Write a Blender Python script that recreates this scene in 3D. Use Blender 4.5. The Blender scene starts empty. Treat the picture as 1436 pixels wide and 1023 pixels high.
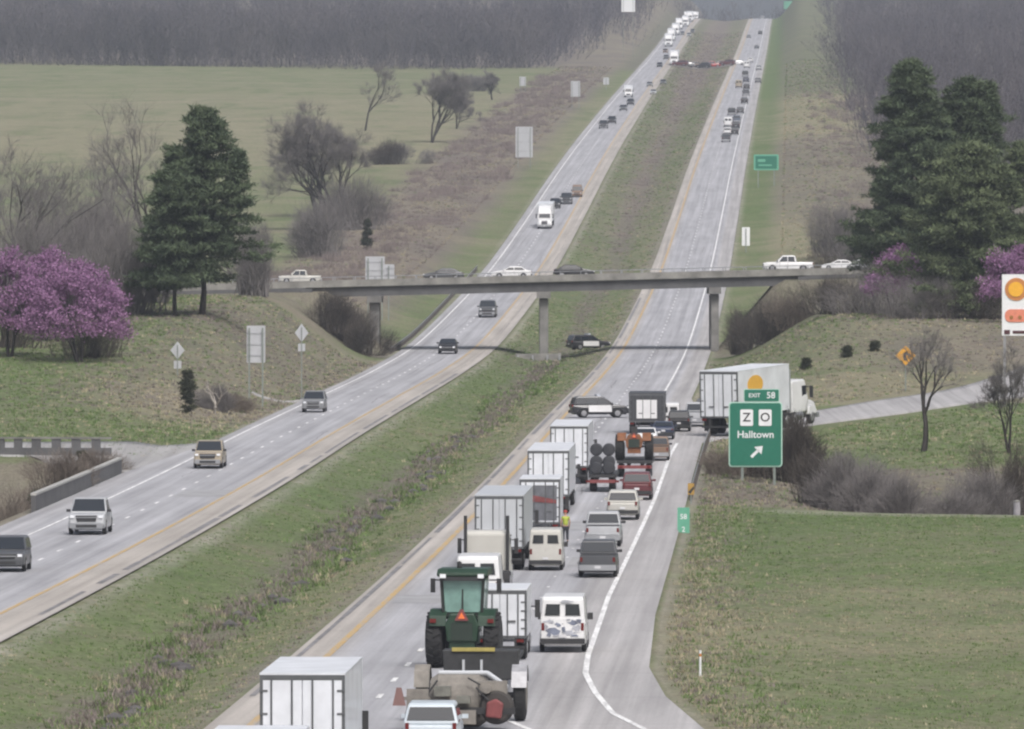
import bpy, bmesh, math, random
import numpy as np
from mathutils import Vector, Matrix

random.seed(7)
RNG = np.random.default_rng(7)
SC = bpy.context.scene
COL = SC.collection
R = math.radians

# ------------------------------------------------------------------ camera model (metres; the lens sits at the origin looking along +Y)
F, CX, CY, IW, IH = 12000.0, 718.0, 400.0, 1436.0, 1023.0


def table(xs, ys):
    xs = np.array(xs, float); ys = np.array(ys, float)
    m = np.gradient(ys, xs)

    def f(x):
        x = np.asarray(x, float)
        i = np.clip(np.searchsorted(xs, x) - 1, 0, len(xs) - 2)
        h = xs[i + 1] - xs[i]
        t = np.clip((x - xs[i]) / h, 0, 1)
        t2, t3 = t * t, t * t * t
        return ((2*t3-3*t2+1)*ys[i] + (t3-2*t2+t)*h*m[i] + (-2*t3+3*t2)*ys[i+1] + (t3-t2)*h*m[i+1])
    return f


# grade of the motorway: level near the camera, a dip at the creek, then a long climb
zr = table([0, 150, 365, 484, 600, 692, 800, 907, 1000, 1150, 1300, 1500, 1690, 2267, 2865, 3120, 3600, 4100, 4500, 4800, 5200, 6000, 9000],
           [-16.9, -16.5, -15.65, -14.7, -13.35, -12.0, -10.6, -9.2, -7.5, -3.0, 2.4, 11.5, 20.7, 46, 71, 81.5, 102, 124.5, 140, 146, 147, 150, 160])


def lin(xs, ys):
    return lambda x: np.interp(x, xs, ys)


def xy(Y):                      # the near carriageway's yellow line: dead straight
    return 0.0325 * np.asarray(Y, float) - 19.5


MED = lin([0, 1000, 1690, 2270, 2870, 4100, 9000], [15, 15, 17.5, 19.8, 21.8, 26, 30])           # median edge of the far carriageway, left of it
WL = lin([0, 605, 672, 2000, 9000], [12.8, 12.7, 10.7, 11.2, 11.2])                              # width of that carriageway
WR = lin([200, 250, 300, 330, 352, 400, 600, 700, 760, 800, 9000], [27, 22, 17, 14.7, 13.7, 13.2, 12.7, 12.6, 11.2, 10.3, 10.3])
LT = table([0, 400, 500, 535, 600, 632, 648, 720, 750, 860, 905, 960, 1000, 1060, 1150, 1300, 1450, 1690, 2267, 2865, 3120, 3600, 4100, 4500, 5200, 6500, 9000],
           [-17.5, -16, -15.6, -16.8, -16.8, -13.4, -12.3, -9.4, -8.2, -2.9, -1.7, -1.0, -0.7, -0.9, 0.4, 4.6, 10.5, 21, 46.5, 72, 82, 106, 130, 150, 176, 215, 250])
RT = table([0, 350, 533, 548, 560, 600, 622, 645, 700, 770, 800, 848, 885, 905, 960, 1000, 1060, 1150, 1300, 1500, 1690, 2267, 2865, 3600, 4100, 4500, 5200, 6500, 9000],
           [-17.4, -16.1, -14.35, -14.5, -15.4, -15.0, -13.3, -12.6, -11.6, -10.7, -9.9, -6.6, -3.8, -3.4, -2.4, -1.4, -1.0, 0.2, 4.4, 12.6, 22, 48, 74, 108, 134, 152, 180, 220, 255])
zb = lambda X: 0.72 + 0.025 * np.asarray(X, float)      # deck of the crossing road
YB = 1000.0


def smooth(a, b, x):
    t = np.clip((x - a) / (b - a), 0, 1)
    return t * t * (3 - 2 * t)


def wob(X, Y, L, s=0.0):
    return (np.sin(X / L + 1.3 * np.sin(Y / (L * 1.7) + s)) + np.sin(Y / (L * 1.3) + 1.7 * np.sin(X / (L * 1.9) + 2 * s))) * 0.5


def ground(X, Y):
    X = np.asarray(X, float); Y = np.asarray(Y, float)
    X, Y = np.broadcast_arrays(X, Y)
    u = X - xy(Y); d = MED(Y); z0 = zr(Y)
    el = -d - WL(Y); er = WR(Y)
    z = z0 - 0.10
    m = np.clip((u + d) / (d - 1.6), 0, 1)
    ditch = 1.15 * np.sin(np.pi * m) ** 1.4 + 0.10 * wob(X, Y, 2.3) * np.sin(np.pi * m)
    z = np.where((u > -d) & (u < -1.6), z - ditch, z)
    v = el - u
    near = 1 - smooth(640, 700, Y)
    bl = smooth(1.2, 15, v) * (1 - near) + smooth(0.8, 5, v) * near
    zl = z0 - 0.15 + (LT(Y) + 0.35 * wob(X, Y, 19, 1) * smooth(6, 30, v) - z0) * bl
    z = np.where(v > 0, zl, z)
    w = u - er
    bl = smooth(1.0, 15, w)
    zr_ = z0 - 0.15 + (RT(Y) + 0.30 * wob(X, Y, 17, 2) * smooth(4, 25, w) * smooth(250, 330, Y) - z0) * bl
    # wooded hillside on the right climbs away from the road
    zr_ = zr_ + smooth(30, 160, w) * smooth(1400, 2600, Y) * 9
    z = np.where(w > 0, zr_, z)
    z = z + np.where((v > 20), smooth(60, 400, v) * smooth(2300, 3000, Y) * 4, 0)
    # embankments of the crossing road
    dy = np.maximum(np.abs(Y - YB) - 6.8, 0)
    ez = zb(X) - np.where(np.abs(X-4.5) < 47, .85, .2) - dy * 0.5 - np.clip(X + 21, 0, 99) * 1.15 * (X < 5) - np.clip(31 - X, 0, 99) * 1.15 * (X >= 5)
    off = (v > 0.3) | (w > 0.3)
    z = np.where(off, np.maximum(z, ez), z)
    return z


_yy = np.concatenate([np.arange(240, 1200, 0.5), np.arange(1200, 4650, 2.0)])
_pp = CY - F * zr(_yy) / _yy


def road_at(px, py, dz=0.0):    # where on the motorway's surface a vehicle seen there stands
    Y = float(np.interp(-py, -_pp, _yy))
    return ((px - CX) * Y / F, Y, float(zr(Y)) + dz)


def ground_at(px, Y):
    X = (px - CX) * Y / F
    return (X, Y, float(ground(X, Y)))


# ------------------------------------------------------------------ object helpers
def tag(o, label=None, cat=None, group=None, kind=None):
    if label: o['label'] = label
    if cat: o['category'] = cat
    if group: o['group'] = group
    if kind: o['kind'] = kind
    return o


def empty(name, loc, rot=(0, 0, 0), label=None, cat=None, group=None, scale=None):
    o = bpy.data.objects.new(name, None)
    o.empty_display_size = 0.5
    o.location = loc; o.rotation_euler = rot
    if scale: o.scale = (scale,) * 3 if not hasattr(scale, '__len__') else scale
    COL.objects.link(o)
    return tag(o, label, cat, group)


def link(name, mesh, mat, parent=None, smooth_=False):
    o = bpy.data.objects.new(name, mesh)
    COL.objects.link(o)
    if parent: o.parent = parent
    if not mesh.materials: mesh.materials.append(mat)
    if mesh.materials[0] is not mat:
        o.material_slots[0].link = 'OBJECT'; o.material_slots[0].material = mat
    return o


def np_mesh(name, co, polys, n):
    """co (N,3); polys (M,n) constant polygon size"""
    me = bpy.data.meshes.new(name)
    co = np.ascontiguousarray(co, np.float32); polys = np.ascontiguousarray(polys, np.int32)
    me.vertices.add(len(co)); me.vertices.foreach_set('co', co.ravel())
    me.loops.add(polys.size); me.loops.foreach_set('vertex_index', polys.ravel())
    me.polygons.add(len(polys)); me.polygons.foreach_set('loop_start', np.arange(0, polys.size, n, dtype=np.int32))
    me.update(calc_edges=True)
    return me


def vcol(me, name, arr):
    a = me.attributes.new(name, 'FLOAT_COLOR', 'POINT')
    if arr.shape[1] == 3: arr = np.concatenate([arr, np.ones((len(arr), 1))], 1)
    a.data.foreach_set('color', np.ascontiguousarray(arr, np.float32).ravel())


def vvec(me, name, arr):
    a = me.attributes.new(name, 'FLOAT_VECTOR', 'POINT')
    a.data.foreach_set('vector', np.ascontiguousarray(arr, np.float32).ravel())


class MB:
    """collects boxes, prisms and lathes into one mesh"""
    def __init__(s): s.bm = bmesh.new()

    def _add(s, bm, bev=0, seg=2, fn=None):
        if bev > 0:
            bmesh.ops.bevel(bm, geom=[e for e in bm.edges if e.calc_face_angle(0) > 0.5], offset=bev, segments=seg, affect='EDGES', profile=0.5, clamp_overlap=True)
        if fn:
            for v in bm.verts: v.co = fn(v.co)
        bmesh.ops.recalc_face_normals(bm, faces=bm.faces)
        t = bpy.data.meshes.new('t'); bm.to_mesh(t); bm.free(); s.bm.from_mesh(t); bpy.data.meshes.remove(t)
        return s

    def box(s, x0, x1, y0, y1, z0, z1, bev=0, fn=None):
        bm = bmesh.new()
        P = [bm.verts.new(p) for p in ((x0,y0,z0),(x1,y0,z0),(x1,y1,z0),(x0,y1,z0),(x0,y0,z1),(x1,y0,z1),(x1,y1,z1),(x0,y1,z1))]
        for f in ((3,2,1,0),(4,5,6,7),(0,1,5,4),(1,2,6,5),(2,3,7,6),(3,0,4,7)): bm.faces.new([P[i] for i in f])
        return s._add(bm, bev, fn=fn)

    def prism(s, poly, x0, x1, bev=0, axis='x', fn=None):
        bm = bmesh.new()
        mk = {'x': lambda a, b, t: (t, a, b), 'y': lambda a, b, t: (a, t, b), 'z': lambda a, b, t: (a, b, t)}[axis]
        A = [bm.verts.new(mk(a, b, x0)) for a, b in poly]; B = [bm.verts.new(mk(a, b, x1)) for a, b in poly]
        n = len(poly)
        bm.faces.new(A); bm.faces.new(B[::-1])
        for i in range(n): bm.faces.new((A[i], B[i], B[(i+1) % n], A[(i+1) % n]))
        bmesh.ops.recalc_face_normals(bm, faces=bm.faces)
        return s._add(bm, bev, fn=fn)

    def slab(s, pts, t=0.02):          # a thin plate with real thickness
        P = [Vector(p) for p in pts]
        nrm = (P[1]-P[0]).cross(P[2]-P[0]).normalized() * t
        bm = bmesh.new()
        A = [bm.verts.new(p) for p in P]; B = [bm.verts.new(p - nrm) for p in P]
        n = len(P); bm.faces.new(A); bm.faces.new(B[::-1])
        for i in range(n): bm.faces.new((A[i], B[i], B[(i+1) % n], A[(i+1) % n]))
        return s._add(bm)

    def tube(s, p0, p1, r0, r1=None, n=10):
        r1 = r0 if r1 is None else r1
        p0, p1 = Vector(p0), Vector(p1); d = (p1-p0).normalized()
        a = d.orthogonal().normalized(); b = d.cross(a)
        bm = bmesh.new()
        A, B = [], []
        for i in range(n):
            c = a*math.cos(2*math.pi*i/n) + b*math.sin(2*math.pi*i/n)
            A.append(bm.verts.new(p0 + c*r0)); B.append(bm.verts.new(p1 + c*r1))
        bm.faces.new(A[::-1]); bm.faces.new(B)
        for i in range(n): bm.faces.new((A[i], A[(i+1) % n], B[(i+1) % n], B[i]))
        return s._add(bm)

    def lathe(s, prof, c, axis='x', n=20):   # prof: (along axis, radius)
        bm = bmesh.new(); rings = []
        for t, r in prof:
            ring = []
            for i in range(n):
                a = 2*math.pi*i/n; p, q = r*math.cos(a), r*math.sin(a)
                ring.append(bm.verts.new({'x': (c[0]+t, c[1]+p, c[2]+q), 'y': (c[0]+p, c[1]+t, c[2]+q), 'z': (c[0]+p, c[1]+q, c[2]+t)}[axis]))
            rings.append(ring)
        for A, B in zip(rings, rings[1:]):
            for i in range(n): bm.faces.new((A[i], A[(i+1) % n], B[(i+1) % n], B[i]))
        bm.faces.new(rings[0][::-1]); bm.faces.new(rings[-1])
        return s._add(bm)

    def mesh(s, name, flat=True):
        me = bpy.data.meshes.new(name)
        s.bm.to_mesh(me); s.bm.free()
        if not flat: me.shade_smooth()
        return me


MESH = {}
def part(name, key, build, mat, parent, label=None):
    """a part: its mesh is built once per key and shared by the copies"""
    if key not in MESH:
        mb = MB(); build(mb); MESH[key] = mb.mesh('_'.join(str(k) for k in key) if isinstance(key, tuple) else key)
    o = link(name, MESH[key], mat, parent)
    if label: o['label'] = label
    return o


# ------------------------------------------------------------------ materials
def s2l(c):
    return tuple(((v/255)/12.92 if v/255 <= 0.04045 else ((v/255+0.055)/1.055)**2.4) for v in c)


MATS = {}
def mat(name, col=(0.5, 0.5, 0.5), rough=0.5, metal=0.0, var=0.12, scale=3.0, spec=0.5, emit=None, coat=0.0):
    if name in MATS: return MATS[name]
    m = bpy.data.materials.new(name); m.use_nodes = True
    nt = m.node_tree; b = nt.nodes['Principled BSDF']
    b.inputs['Roughness'].default_value = rough; b.inputs['Metallic'].default_value = metal
    b.inputs['Specular IOR Level'].default_value = spec
    b.inputs['Coat Weight'].default_value = coat
    if var > 0:
        tc = nt.nodes.new('ShaderNodeTexCoord'); nz = nt.nodes.new('ShaderNodeTexNoise')
        nz.inputs['Scale'].default_value = scale; nz.inputs['Detail'].default_value = 5; nz.inputs['Roughness'].default_value = 0.65
        nt.links.new(tc.outputs['Object'], nz.inputs['Vector'])
        mr = nt.nodes.new('ShaderNodeMapRange')
        mr.inputs['From Min'].default_value = 0.3; mr.inputs['From Max'].default_value = 0.7
        mr.inputs['To Min'].default_value = 1 - var; mr.inputs['To Max'].default_value = 1 + var
        nt.links.new(nz.outputs['Fac'], mr.inputs['Value'])
        mx = nt.nodes.new('ShaderNodeVectorMath'); mx.operation = 'SCALE'
        mx.inputs[0].default_value = col[:3]
        nt.links.new(mr.outputs['Result'], mx.inputs['Scale']); nt.links.new(mx.outputs['Vector'], b.inputs['Base Color'])
        mr2 = nt.nodes.new('ShaderNodeMapRange')
        mr2.inputs['To Min'].default_value = max(0, rough-0.12); mr2.inputs['To Max'].default_value = min(1, rough+0.15)
        nt.links.new(nz.outputs['Fac'], mr2.inputs['Value']); nt.links.new(mr2.outputs['Result'], b.inputs['Roughness'])
    else:
        b.inputs['Base Color'].default_value = (*col[:3], 1)
    if emit:
        b.inputs['Emission Color'].default_value = (*col[:3], 1); b.inputs['Emission Strength'].default_value = emit
    MATS[name] = m
    return m


def nodes(name):
    m = bpy.data.materials.new(name); m.use_nodes = True
    nt = m.node_tree
    return m, nt, nt.nodes['Principled BSDF'], nt.nodes.new, nt.links.new


def noise(nt, vec, scale, detail=5, rough=0.6, dist=0.0):
    n = nt.nodes.new('ShaderNodeTexNoise')
    n.inputs['Scale'].default_value = scale; n.inputs['Detail'].default_value = detail
    n.inputs['Roughness'].default_value = rough; n.inputs['Distortion'].default_value = dist
    nt.links.new(vec, n.inputs['Vector'])
    return n.outputs['Fac']


def maprange(nt, v, a, b, c, d):
    n = nt.nodes.new('ShaderNodeMapRange')
    for k, x in zip(('From Min', 'From Max', 'To Min', 'To Max'), (a, b, c, d)): n.inputs[k].default_value = x
    nt.links.new(v, n.inputs['Value'])
    return n.outputs['Result']


def mathn(nt, op, a, b=None):
    n = nt.nodes.new('ShaderNodeMath'); n.operation = op
    for i, v in enumerate((a, b)):
        if v is None: continue
        if isinstance(v, (int, float)): n.inputs[i].default_value = v
        else: nt.links.new(v, n.inputs[i])
    return n.outputs['Value']


def mixc(nt, fac, a, b, blend='MIX'):
    n = nt.nodes.new('ShaderNodeMix'); n.data_type = 'RGBA'; n.blend_type = blend
    if isinstance(fac, (int, float)): n.inputs[0].default_value = fac
    else: nt.links.new(fac, n.inputs[0])
    for i, v in ((6, a), (7, b)):
        if isinstance(v, tuple): n.inputs[i].default_value = (*v[:3], 1)
        else: nt.links.new(v, n.inputs[i])
    return n.outputs[2]


def mapping(nt, vec, sc):
    n = nt.nodes.new('ShaderNodeVectorMath'); n.operation = 'MULTIPLY'
    nt.links.new(vec, n.inputs[0]); n.inputs[1].default_value = sc
    return n.outputs[0]
# ------------------------------------------------------------------ the land
ROWS = np.unique(np.concatenate([np.linspace(20, 240, 12), np.arange(240, 1160, 2.5), np.arange(1160, 2100, 7), np.arange(2100, 5200, 18), np.arange(5200, 9001, 200)]))


def land_cover(X, Y):
    """weights of green grass, dry tan grass, brown scrub and gravel at each point"""
    u = X - xy(Y); d = MED(Y); el = -d - WL(Y); er = WR(Y)
    v = el - u; w = u - er
    G = np.full(X.shape, .6); T = np.full(X.shape, .35); B = np.full(X.shape, .15); S = np.zeros(X.shape)
    n1 = wob(X, Y * .35, 5.3, .4); n2 = wob(X, Y * .3, 11, 2.2)
    # median
    med = (u > -d) & (u < -1.6); m = np.clip((u + d) / (d - 1.6), 0, 1)
    far = smooth(1000, 1700, Y)
    g = .95 - .25 * far - .28 * smooth(.5, .95, m) * (1 - far) + .2 * n1 - .5 * smooth(2000, 2900, Y) + .30 * far * (np.exp(-((m - .14) / .10) ** 2) + np.exp(-((m - .80) / .09) ** 2)) - .55 * far * np.exp(-((m - .45) / .16) ** 2)
    dl = np.exp(-((m - .52 - .05 * n2) / .09) ** 2)
    b = .12 + .5 * far + 1.9 * dl * (1 - .5 * far) + .5 * np.exp(-((Y - 1000) / 40.) ** 2)
    G = np.where(med, g, G); T = np.where(med, .20 + .30 * smooth(.5, .9, m) * (1 - .6 * far) + .12 * n2, T); B = np.where(med, b, B)
    edge = np.minimum(np.abs(u + d - .3), np.abs(u + 2.0)); ew = np.where(med, np.exp(-(edge / .75) ** 2), 0)
    S = S + ew * np.where(m < .5, 1.15, .55); B = B + np.where(m > .5, ew * .9, 0)
    # left, this side of the crossing
    L = v > 0
    nearL = L & (Y < 960)
    br = smooth(900, 780, Y) * 0 + smooth(24, 6, v) * smooth(690, 740, Y)
    G = np.where(nearL, .98 - .6 * br + .12 * n1, G); T = np.where(nearL, .26 + .30 * br + .12 * n2, T); B = np.where(nearL, .16 + .65 * br, B)
    pt = np.exp(-((X + 28) / 6.) ** 2 - ((Y - 735) / 30.) ** 2) * nearL
    T = T + 1.0 * pt; G = G - .3 * pt
    pine = np.exp(-((X + 32) / 13.) ** 2 - ((Y - 872) / 22.) ** 2) * nearL
    B = B + 1.2 * pine
    rav = nearL & (Y > 470) & (Y < 636)
    G = np.where(rav, .15, G); T = np.where(rav, .45, T); B = np.where(rav, .95, B)
    # left, beyond the crossing: verge, scrub, then fields
    fl = L & (Y >= 960)
    verge = smooth(9, 3.5, v); scrub = smooth(2.5, 8, v) * smooth(30, 24, v + 2.5 * n2)
    fg = np.interp(Y, [960, 1500, 1750, 1900, 2080, 2200, 2420, 2520, 2900, 3000], [.95, .95, .75, .42, .42, .62, .60, .9, 1.0, .1])
    ft = np.interp(Y, [960, 1500, 1750, 1900, 2080, 2200, 2420, 2520, 2900, 3000], [.5, .6, .8, 1.3, 1.3, 1.1, 1.1, .70, .60, .1])
    G = np.where(fl, .92 * fg * (1 - scrub) + .05 * scrub + .5 * verge, G)
    T = np.where(fl, ft * (1 - scrub) + (.42 + .35 * n1) * scrub, T)
    B = np.where(fl, (.14 + 1.2 * smooth(2895, 2935, Y)) * (1 - scrub) + .9 * scrub, B)
    # right
    Rr = w > 0
    Yw = Y + 9*n2 + 5*n1
    q = np.interp(Yw, [240, 300, 322, 365, 388, 430, 455, 533, 545], [.5, .5, 1.0, .95, .45, .5, 1.05, 1.2, 1.0])
    qt = np.interp(Yw, [240, 300, 322, 365, 388, 430, 455, 533, 545], [.55, .6, .26, .3, .75, .6, .16, .08, .2])
    sh = smooth(5.5, 1.2, w)
    nr = Rr & (Y < 545)
    G = np.where(nr, q * (1 - .35 * sh) + .12 * n1, G); T = np.where(nr, qt + .35 * sh + .1 * n2, T); B = np.where(nr, .14 + .25 * sh, B)
    trk = np.exp(-((Y - 541) / 3.0) ** 2) * (w > 5); S = S + trk * .9
    ck = Rr & (Y >= 549) & (Y < 622); G = np.where(ck, .25, G); T = np.where(ck, .35, T); B = np.where(ck, .9, B)
    gr = Rr & (Y >= 622) & (Y < 770); G = np.where(gr, 1.0 + .15 * n1 - .5 * sh, G); T = np.where(gr, .30 + .2 * n2, T); B = np.where(gr, .1 + .3 * sh, B)
    tn = Rr & (Y >= 770) & (Y < 826); G = np.where(tn, .25, G); T = np.where(tn, .9, T); B = np.where(tn, .3, B)
    md = Rr & (Y >= 826) & (Y < 960); G = np.where(md, .18 + .12 * n1 + .6 * smooth(22, 8, w), G); T = np.where(md, .42, T); B = np.where(md, .75 - .4 * smooth(22, 8, w), B)
    fr = Rr & (Y >= 960)
    vg = smooth(8, 4, w)
    rt = np.interp(Y, [960, 1200, 1450, 1550, 1900, 2000, 2350, 2450, 3000, 9000], [.5, .95, .9, .4, .38, .95, .9, .35, .30, .4])
    rg = np.interp(Y, [960, 1200, 1450, 1550, 1900, 2000, 2350, 2450, 3000, 9000], [.4, .2, .2, .28, .2, .12, .2, .95, .85, .6])
    G = np.where(fr, rg + .7 * vg + .1 * n1, G); T = np.where(fr, rt * (1 - .6 * vg), T); B = np.where(fr, .75 * (1 - vg) * smooth(1.0, .4, rt), B)
    wd = fr & (w > 31) & (Y > 1150); B = np.where(wd, 1.2, B); G = np.where(wd, .1, G); T = np.where(wd, .2, T)
    em = ((v > .5) | (w > .5)) & (np.abs(Y - YB) < 32) & (np.abs(X - 5) < 60); B = np.where(em, .9, B); T = np.where(em, .35, T); G = np.where(em, .35, G)
    # gravel shoulders beside the pavement
    S = S + np.where(L, smooth(1.2, .2, v), 0) * .8 + np.where(Rr, smooth(1.0, .1, w), 0) * .8
    c = np.stack([G, T, B, S], -1).clip(0, 2)
    return c / c.sum(-1, keepdims=True)


GREEN, TAN, BROWN, GRAVEL = (0.101, 0.146, 0.054), (0.258, 0.232, 0.160), (0.158, 0.134, 0.124), (0.36, 0.335, 0.30)


def land_material():
    m, nt, bs, new, ln = nodes('turf_and_scrub')
    at = new('ShaderNodeAttribute'); at.attribute_name = 'cover'
    sep = new('ShaderNodeSeparateColor'); ln(at.outputs['Color'], sep.inputs['Color'])
    tc = new('ShaderNodeTexCoord'); pos = mapping(nt, tc.outputs['Object'], (1, .30, .30))
    big = noise(nt, pos, .10, 6, .62, .6); mid = noise(nt, pos, .55, 6, .65, .5); fine = noise(nt, pos, 3.2, 5, .7)
    band = noise(nt, mapping(nt, tc.outputs['Object'], (.010, .055, .0)), 1.0, 5, .65, 1.2)
    g = mathn(nt, 'MULTIPLY', mathn(nt, 'MULTIPLY', sep.outputs['Red'], maprange(nt, band, .36, .62, .35, 1.5)), maprange(nt, mid, .33, .67, .30, 1.8))
    t = mathn(nt, 'MULTIPLY', sep.outputs['Green'], maprange(nt, big, .36, .64, .2, 2.0))
    b = mathn(nt, 'MULTIPLY', sep.outputs['Blue'], maprange(nt, fine, .35, .65, .4, 1.6))
    s = mathn(nt, 'MULTIPLY', at.outputs['Alpha'], maprange(nt, mid, .35, .65, .6, 1.5))
    tot = mathn(nt, 'ADD', mathn(nt, 'ADD', g, t), mathn(nt, 'ADD', b, mathn(nt, 'ADD', s, .001)))
    out = None
    for wgt, c in ((g, GREEN), (t, TAN), (b, BROWN), (s, GRAVEL)):
        k = mathn(nt, 'DIVIDE', wgt, tot)
        v = new('ShaderNodeVectorMath'); v.operation = 'SCALE'; v.inputs[0].default_value = c; ln(k, v.inputs['Scale'])
        if out is None: out = v.outputs[0]
        else:
            a = new('ShaderNodeVectorMath'); a.operation = 'ADD'; ln(out, a.inputs[0]); ln(v.outputs[0], a.inputs[1]); out = a.outputs[0]
    v = new('ShaderNodeVectorMath'); v.operation = 'SCALE'; ln(out, v.inputs[0])
    ln(mathn(nt, 'MULTIPLY', maprange(nt, fine, .3, .7, .72, 1.28), maprange(nt, mid, .3, .7, .85, 1.15)), v.inputs['Scale'])
    ln(v.outputs[0], bs.inputs['Base Color'])
    bs.inputs['Roughness'].default_value = .95; bs.inputs['Specular IOR Level'].default_value = .15
    bp = new('ShaderNodeBump'); bp.inputs['Strength'].default_value = .8; bp.inputs['Distance'].default_value = .25
    ln(mathn(nt, 'ADD', mid, fine), bp.inputs['Height']); ln(bp.outputs['Normal'], bs.inputs['Normal'])
    return m


def grid_mesh(name, X, Y, Z):
    nr, nc = X.shape
    idx = np.arange(nr*nc).reshape(nr, nc)
    q = np.stack([idx[:-1, :-1], idx[:-1, 1:], idx[1:, 1:], idx[1:, :-1]], -1).reshape(-1, 4)
    me = np_mesh(name, np.stack([X, Y, Z], -1).reshape(-1, 3), q, 4)
    me.polygons.foreach_set('use_smooth', np.ones(len(q), bool))
    return me


# columns follow the pavement edges exactly
def col_u(Y):
    d = float(MED(Y)); el = -d - float(WL(Y)); er = float(WR(Y))
    left = el - np.array([1500, 1100, 800, 600, 460, 350, 270, 210, 165, 130, 105, 85, 70, 58, 48, 40, 34, 29, 25, 21.5, 18.5, 16, 14, 12, 10.2, 8.6, 7.2, 6, 5, 4, 3.2, 2.5, 1.8, 1.2, .7, .3])
    lp = np.linspace(el, -d, 9)
    mm = np.linspace(-d, -1.6, 27)[1:]
    rp = np.linspace(-1.6, er, 9)[1:]
    rr = er + np.array([.3, .7, 1.2, 1.8, 2.5, 3.2, 4, 5, 6, 7.2, 8.6, 10, 11.5, 13, 15, 17, 19, 21, 23, 25, 27.5, 30, 33, 36, 40, 45, 51, 58, 68, 80, 95, 115, 140, 180, 230, 300, 400, 550, 750, 1050, 1500])
    return np.concatenate([left, lp, mm, rp, rr])


U = np.stack([col_u(y) for y in ROWS])
LY = np.repeat(ROWS[:, None], U.shape[1], 1)
LX = U + xy(LY)
LZ = ground(LX, LY)
me = grid_mesh('ground', LX, LY, LZ)
vcol(me, 'cover', land_cover(LX, LY).reshape(-1, 4))
land = link('ground', me, land_material()); tag(land, kind='structure')


# ------------------------------------------------------------------ pavement
def pave_material(name, base, warm, wear=True):
    m, nt, bs, new, ln = nodes(name)
    at = new('ShaderNodeAttribute'); at.attribute_name = 'lane'
    v = at.outputs['Vector']
    sep = new('ShaderNodeSeparateXYZ'); ln(v, sep.inputs[0])
    streak = noise(nt, mapping(nt, v, (1.9, .012, 1)), 1.0, 5, .6)
    patch = noise(nt, mapping(nt, v, (.35, .035, 1)), 1.0, 4, .6)
    grain = noise(nt, mapping(nt, v, (2.0, .5, 1)), 3.0, 4, .7)
    k = mathn(nt, 'MULTIPLY', maprange(nt, streak, .3, .7, .80, 1.17), mathn(nt, 'MULTIPLY', maprange(nt, patch, .3, .7, .86, 1.12), maprange(nt, grain, .3, .7, .93, 1.07)))
    if wear:
        # wheel tracks polish the lanes lighter, the oil strip between them stays darker
        x = mathn(nt, 'MULTIPLY', sep.outputs['X'], 2*math.pi/1.83)
        k = mathn(nt, 'MULTIPLY', k, maprange(nt, mathn(nt, 'COSINE', x), -1, 1, 1.045, .935))
        # transverse joints
        j = mathn(nt, 'FRACT', mathn(nt, 'DIVIDE', sep.outputs['Y'], 18.3))
        k = mathn(nt, 'MULTIPLY', k, maprange(nt, mathn(nt, 'GREATER_THAN', j, .985), 0, 1, 1, .84))
    c = mixc(nt, maprange(nt, sep.outputs['Z'], 0, 1, 0, 1), base, warm)
    vv = new('ShaderNodeVectorMath'); vv.operation = 'SCALE'; ln(c, vv.inputs[0]); ln(k, vv.inputs['Scale'])
    ln(vv.outputs[0], bs.inputs['Base Color'])
    bs.inputs['Roughness'].default_value = .85; bs.inputs['Specular IOR Level'].default_value = .25
    return m


PAVE = pave_material('worn_concrete', (.345, .345, .365), (.385, .355, .325))
ASPH = pave_material('worn_asphalt', (.30, .30, .31), (.34, .32, .29), wear=False)


def carriageway(name, us, warm, m, y0=20, y1=4900, dz=0.0):
    rows = ROWS[(ROWS >= y0) & (ROWS <= y1)]
    A = np.stack([us(y) for y in rows]); Yg = np.repeat(rows[:, None], A.shape[1], 1)
    X = A + xy(Yg); Z = zr(Yg) + dz
    me = grid_mesh(name, X, Yg, Z)
    # the slab has an edge: skirt down into the ground
    W = np.stack([warm(y) for y in rows])
    vvec(me, 'lane', np.stack([A, Yg, W], -1).reshape(-1, 3))
    o = link(name, me, m); tag(o, kind='structure'); return o


def us_r(y):
    e = float(WR(y)); return np.concatenate([np.array([-1.6, -1.2, -.25, .25]), np.linspace(1.0, min(7.0, e-2.9), 7), np.linspace(min(7.4, e-2.7), e, 6)])
def warm_r(y):
    w = np.zeros(17); w[:3] = .9; w[3] = .35; w[-4:] = .35; return w
def us_l(y):
    d = float(MED(y)); e = -d - float(WL(y))
    return np.concatenate([np.linspace(e, e+3.0, 5), np.linspace(e+3.4, -d-2.9, 8), np.array([-d-2.6, -d-2.1, -d-1.0, -d])])
def warm_l(y):
    w = np.zeros(17); w[:3] = .1; w[-4:] = (.75, .95, 1, .8); return w


carriageway('road', us_r, warm_r, PAVE)
carriageway('road', us_l, warm_l, PAVE)


def strip(pts, w, dz=0.015, seg=None):
    """a painted strip following centre points (x, y); returns arrays"""
    P = np.array(pts, float)
    t = np.gradient(P, axis=0); t /= np.linalg.norm(t, axis=1)[:, None]
    n = np.stack([t[:, 1], -t[:, 0]], 1) * w / 2
    Lp, Rp = P - n, P + n
    co = np.zeros((2*len(P), 3)); co[0::2, :2] = Lp; co[1::2, :2] = Rp
    co[0::2, 2] = zr(P[:, 1]) + dz; co[1::2, 2] = zr(P[:, 1]) + dz
    i = np.arange(len(P)-1) * 2
    return co, np.stack([i, i+1, i+3, i+2], 1)


def join_strips(name, L, m, kind='structure'):
    co, q, k = [], [], 0
    for c, f in L:
        co.append(c); q.append(f + k); k += len(c)
    me = np_mesh(name, np.concatenate(co), np.concatenate(q), 4)
    o = link(name, me, m); tag(o, kind=kind); return o


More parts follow.
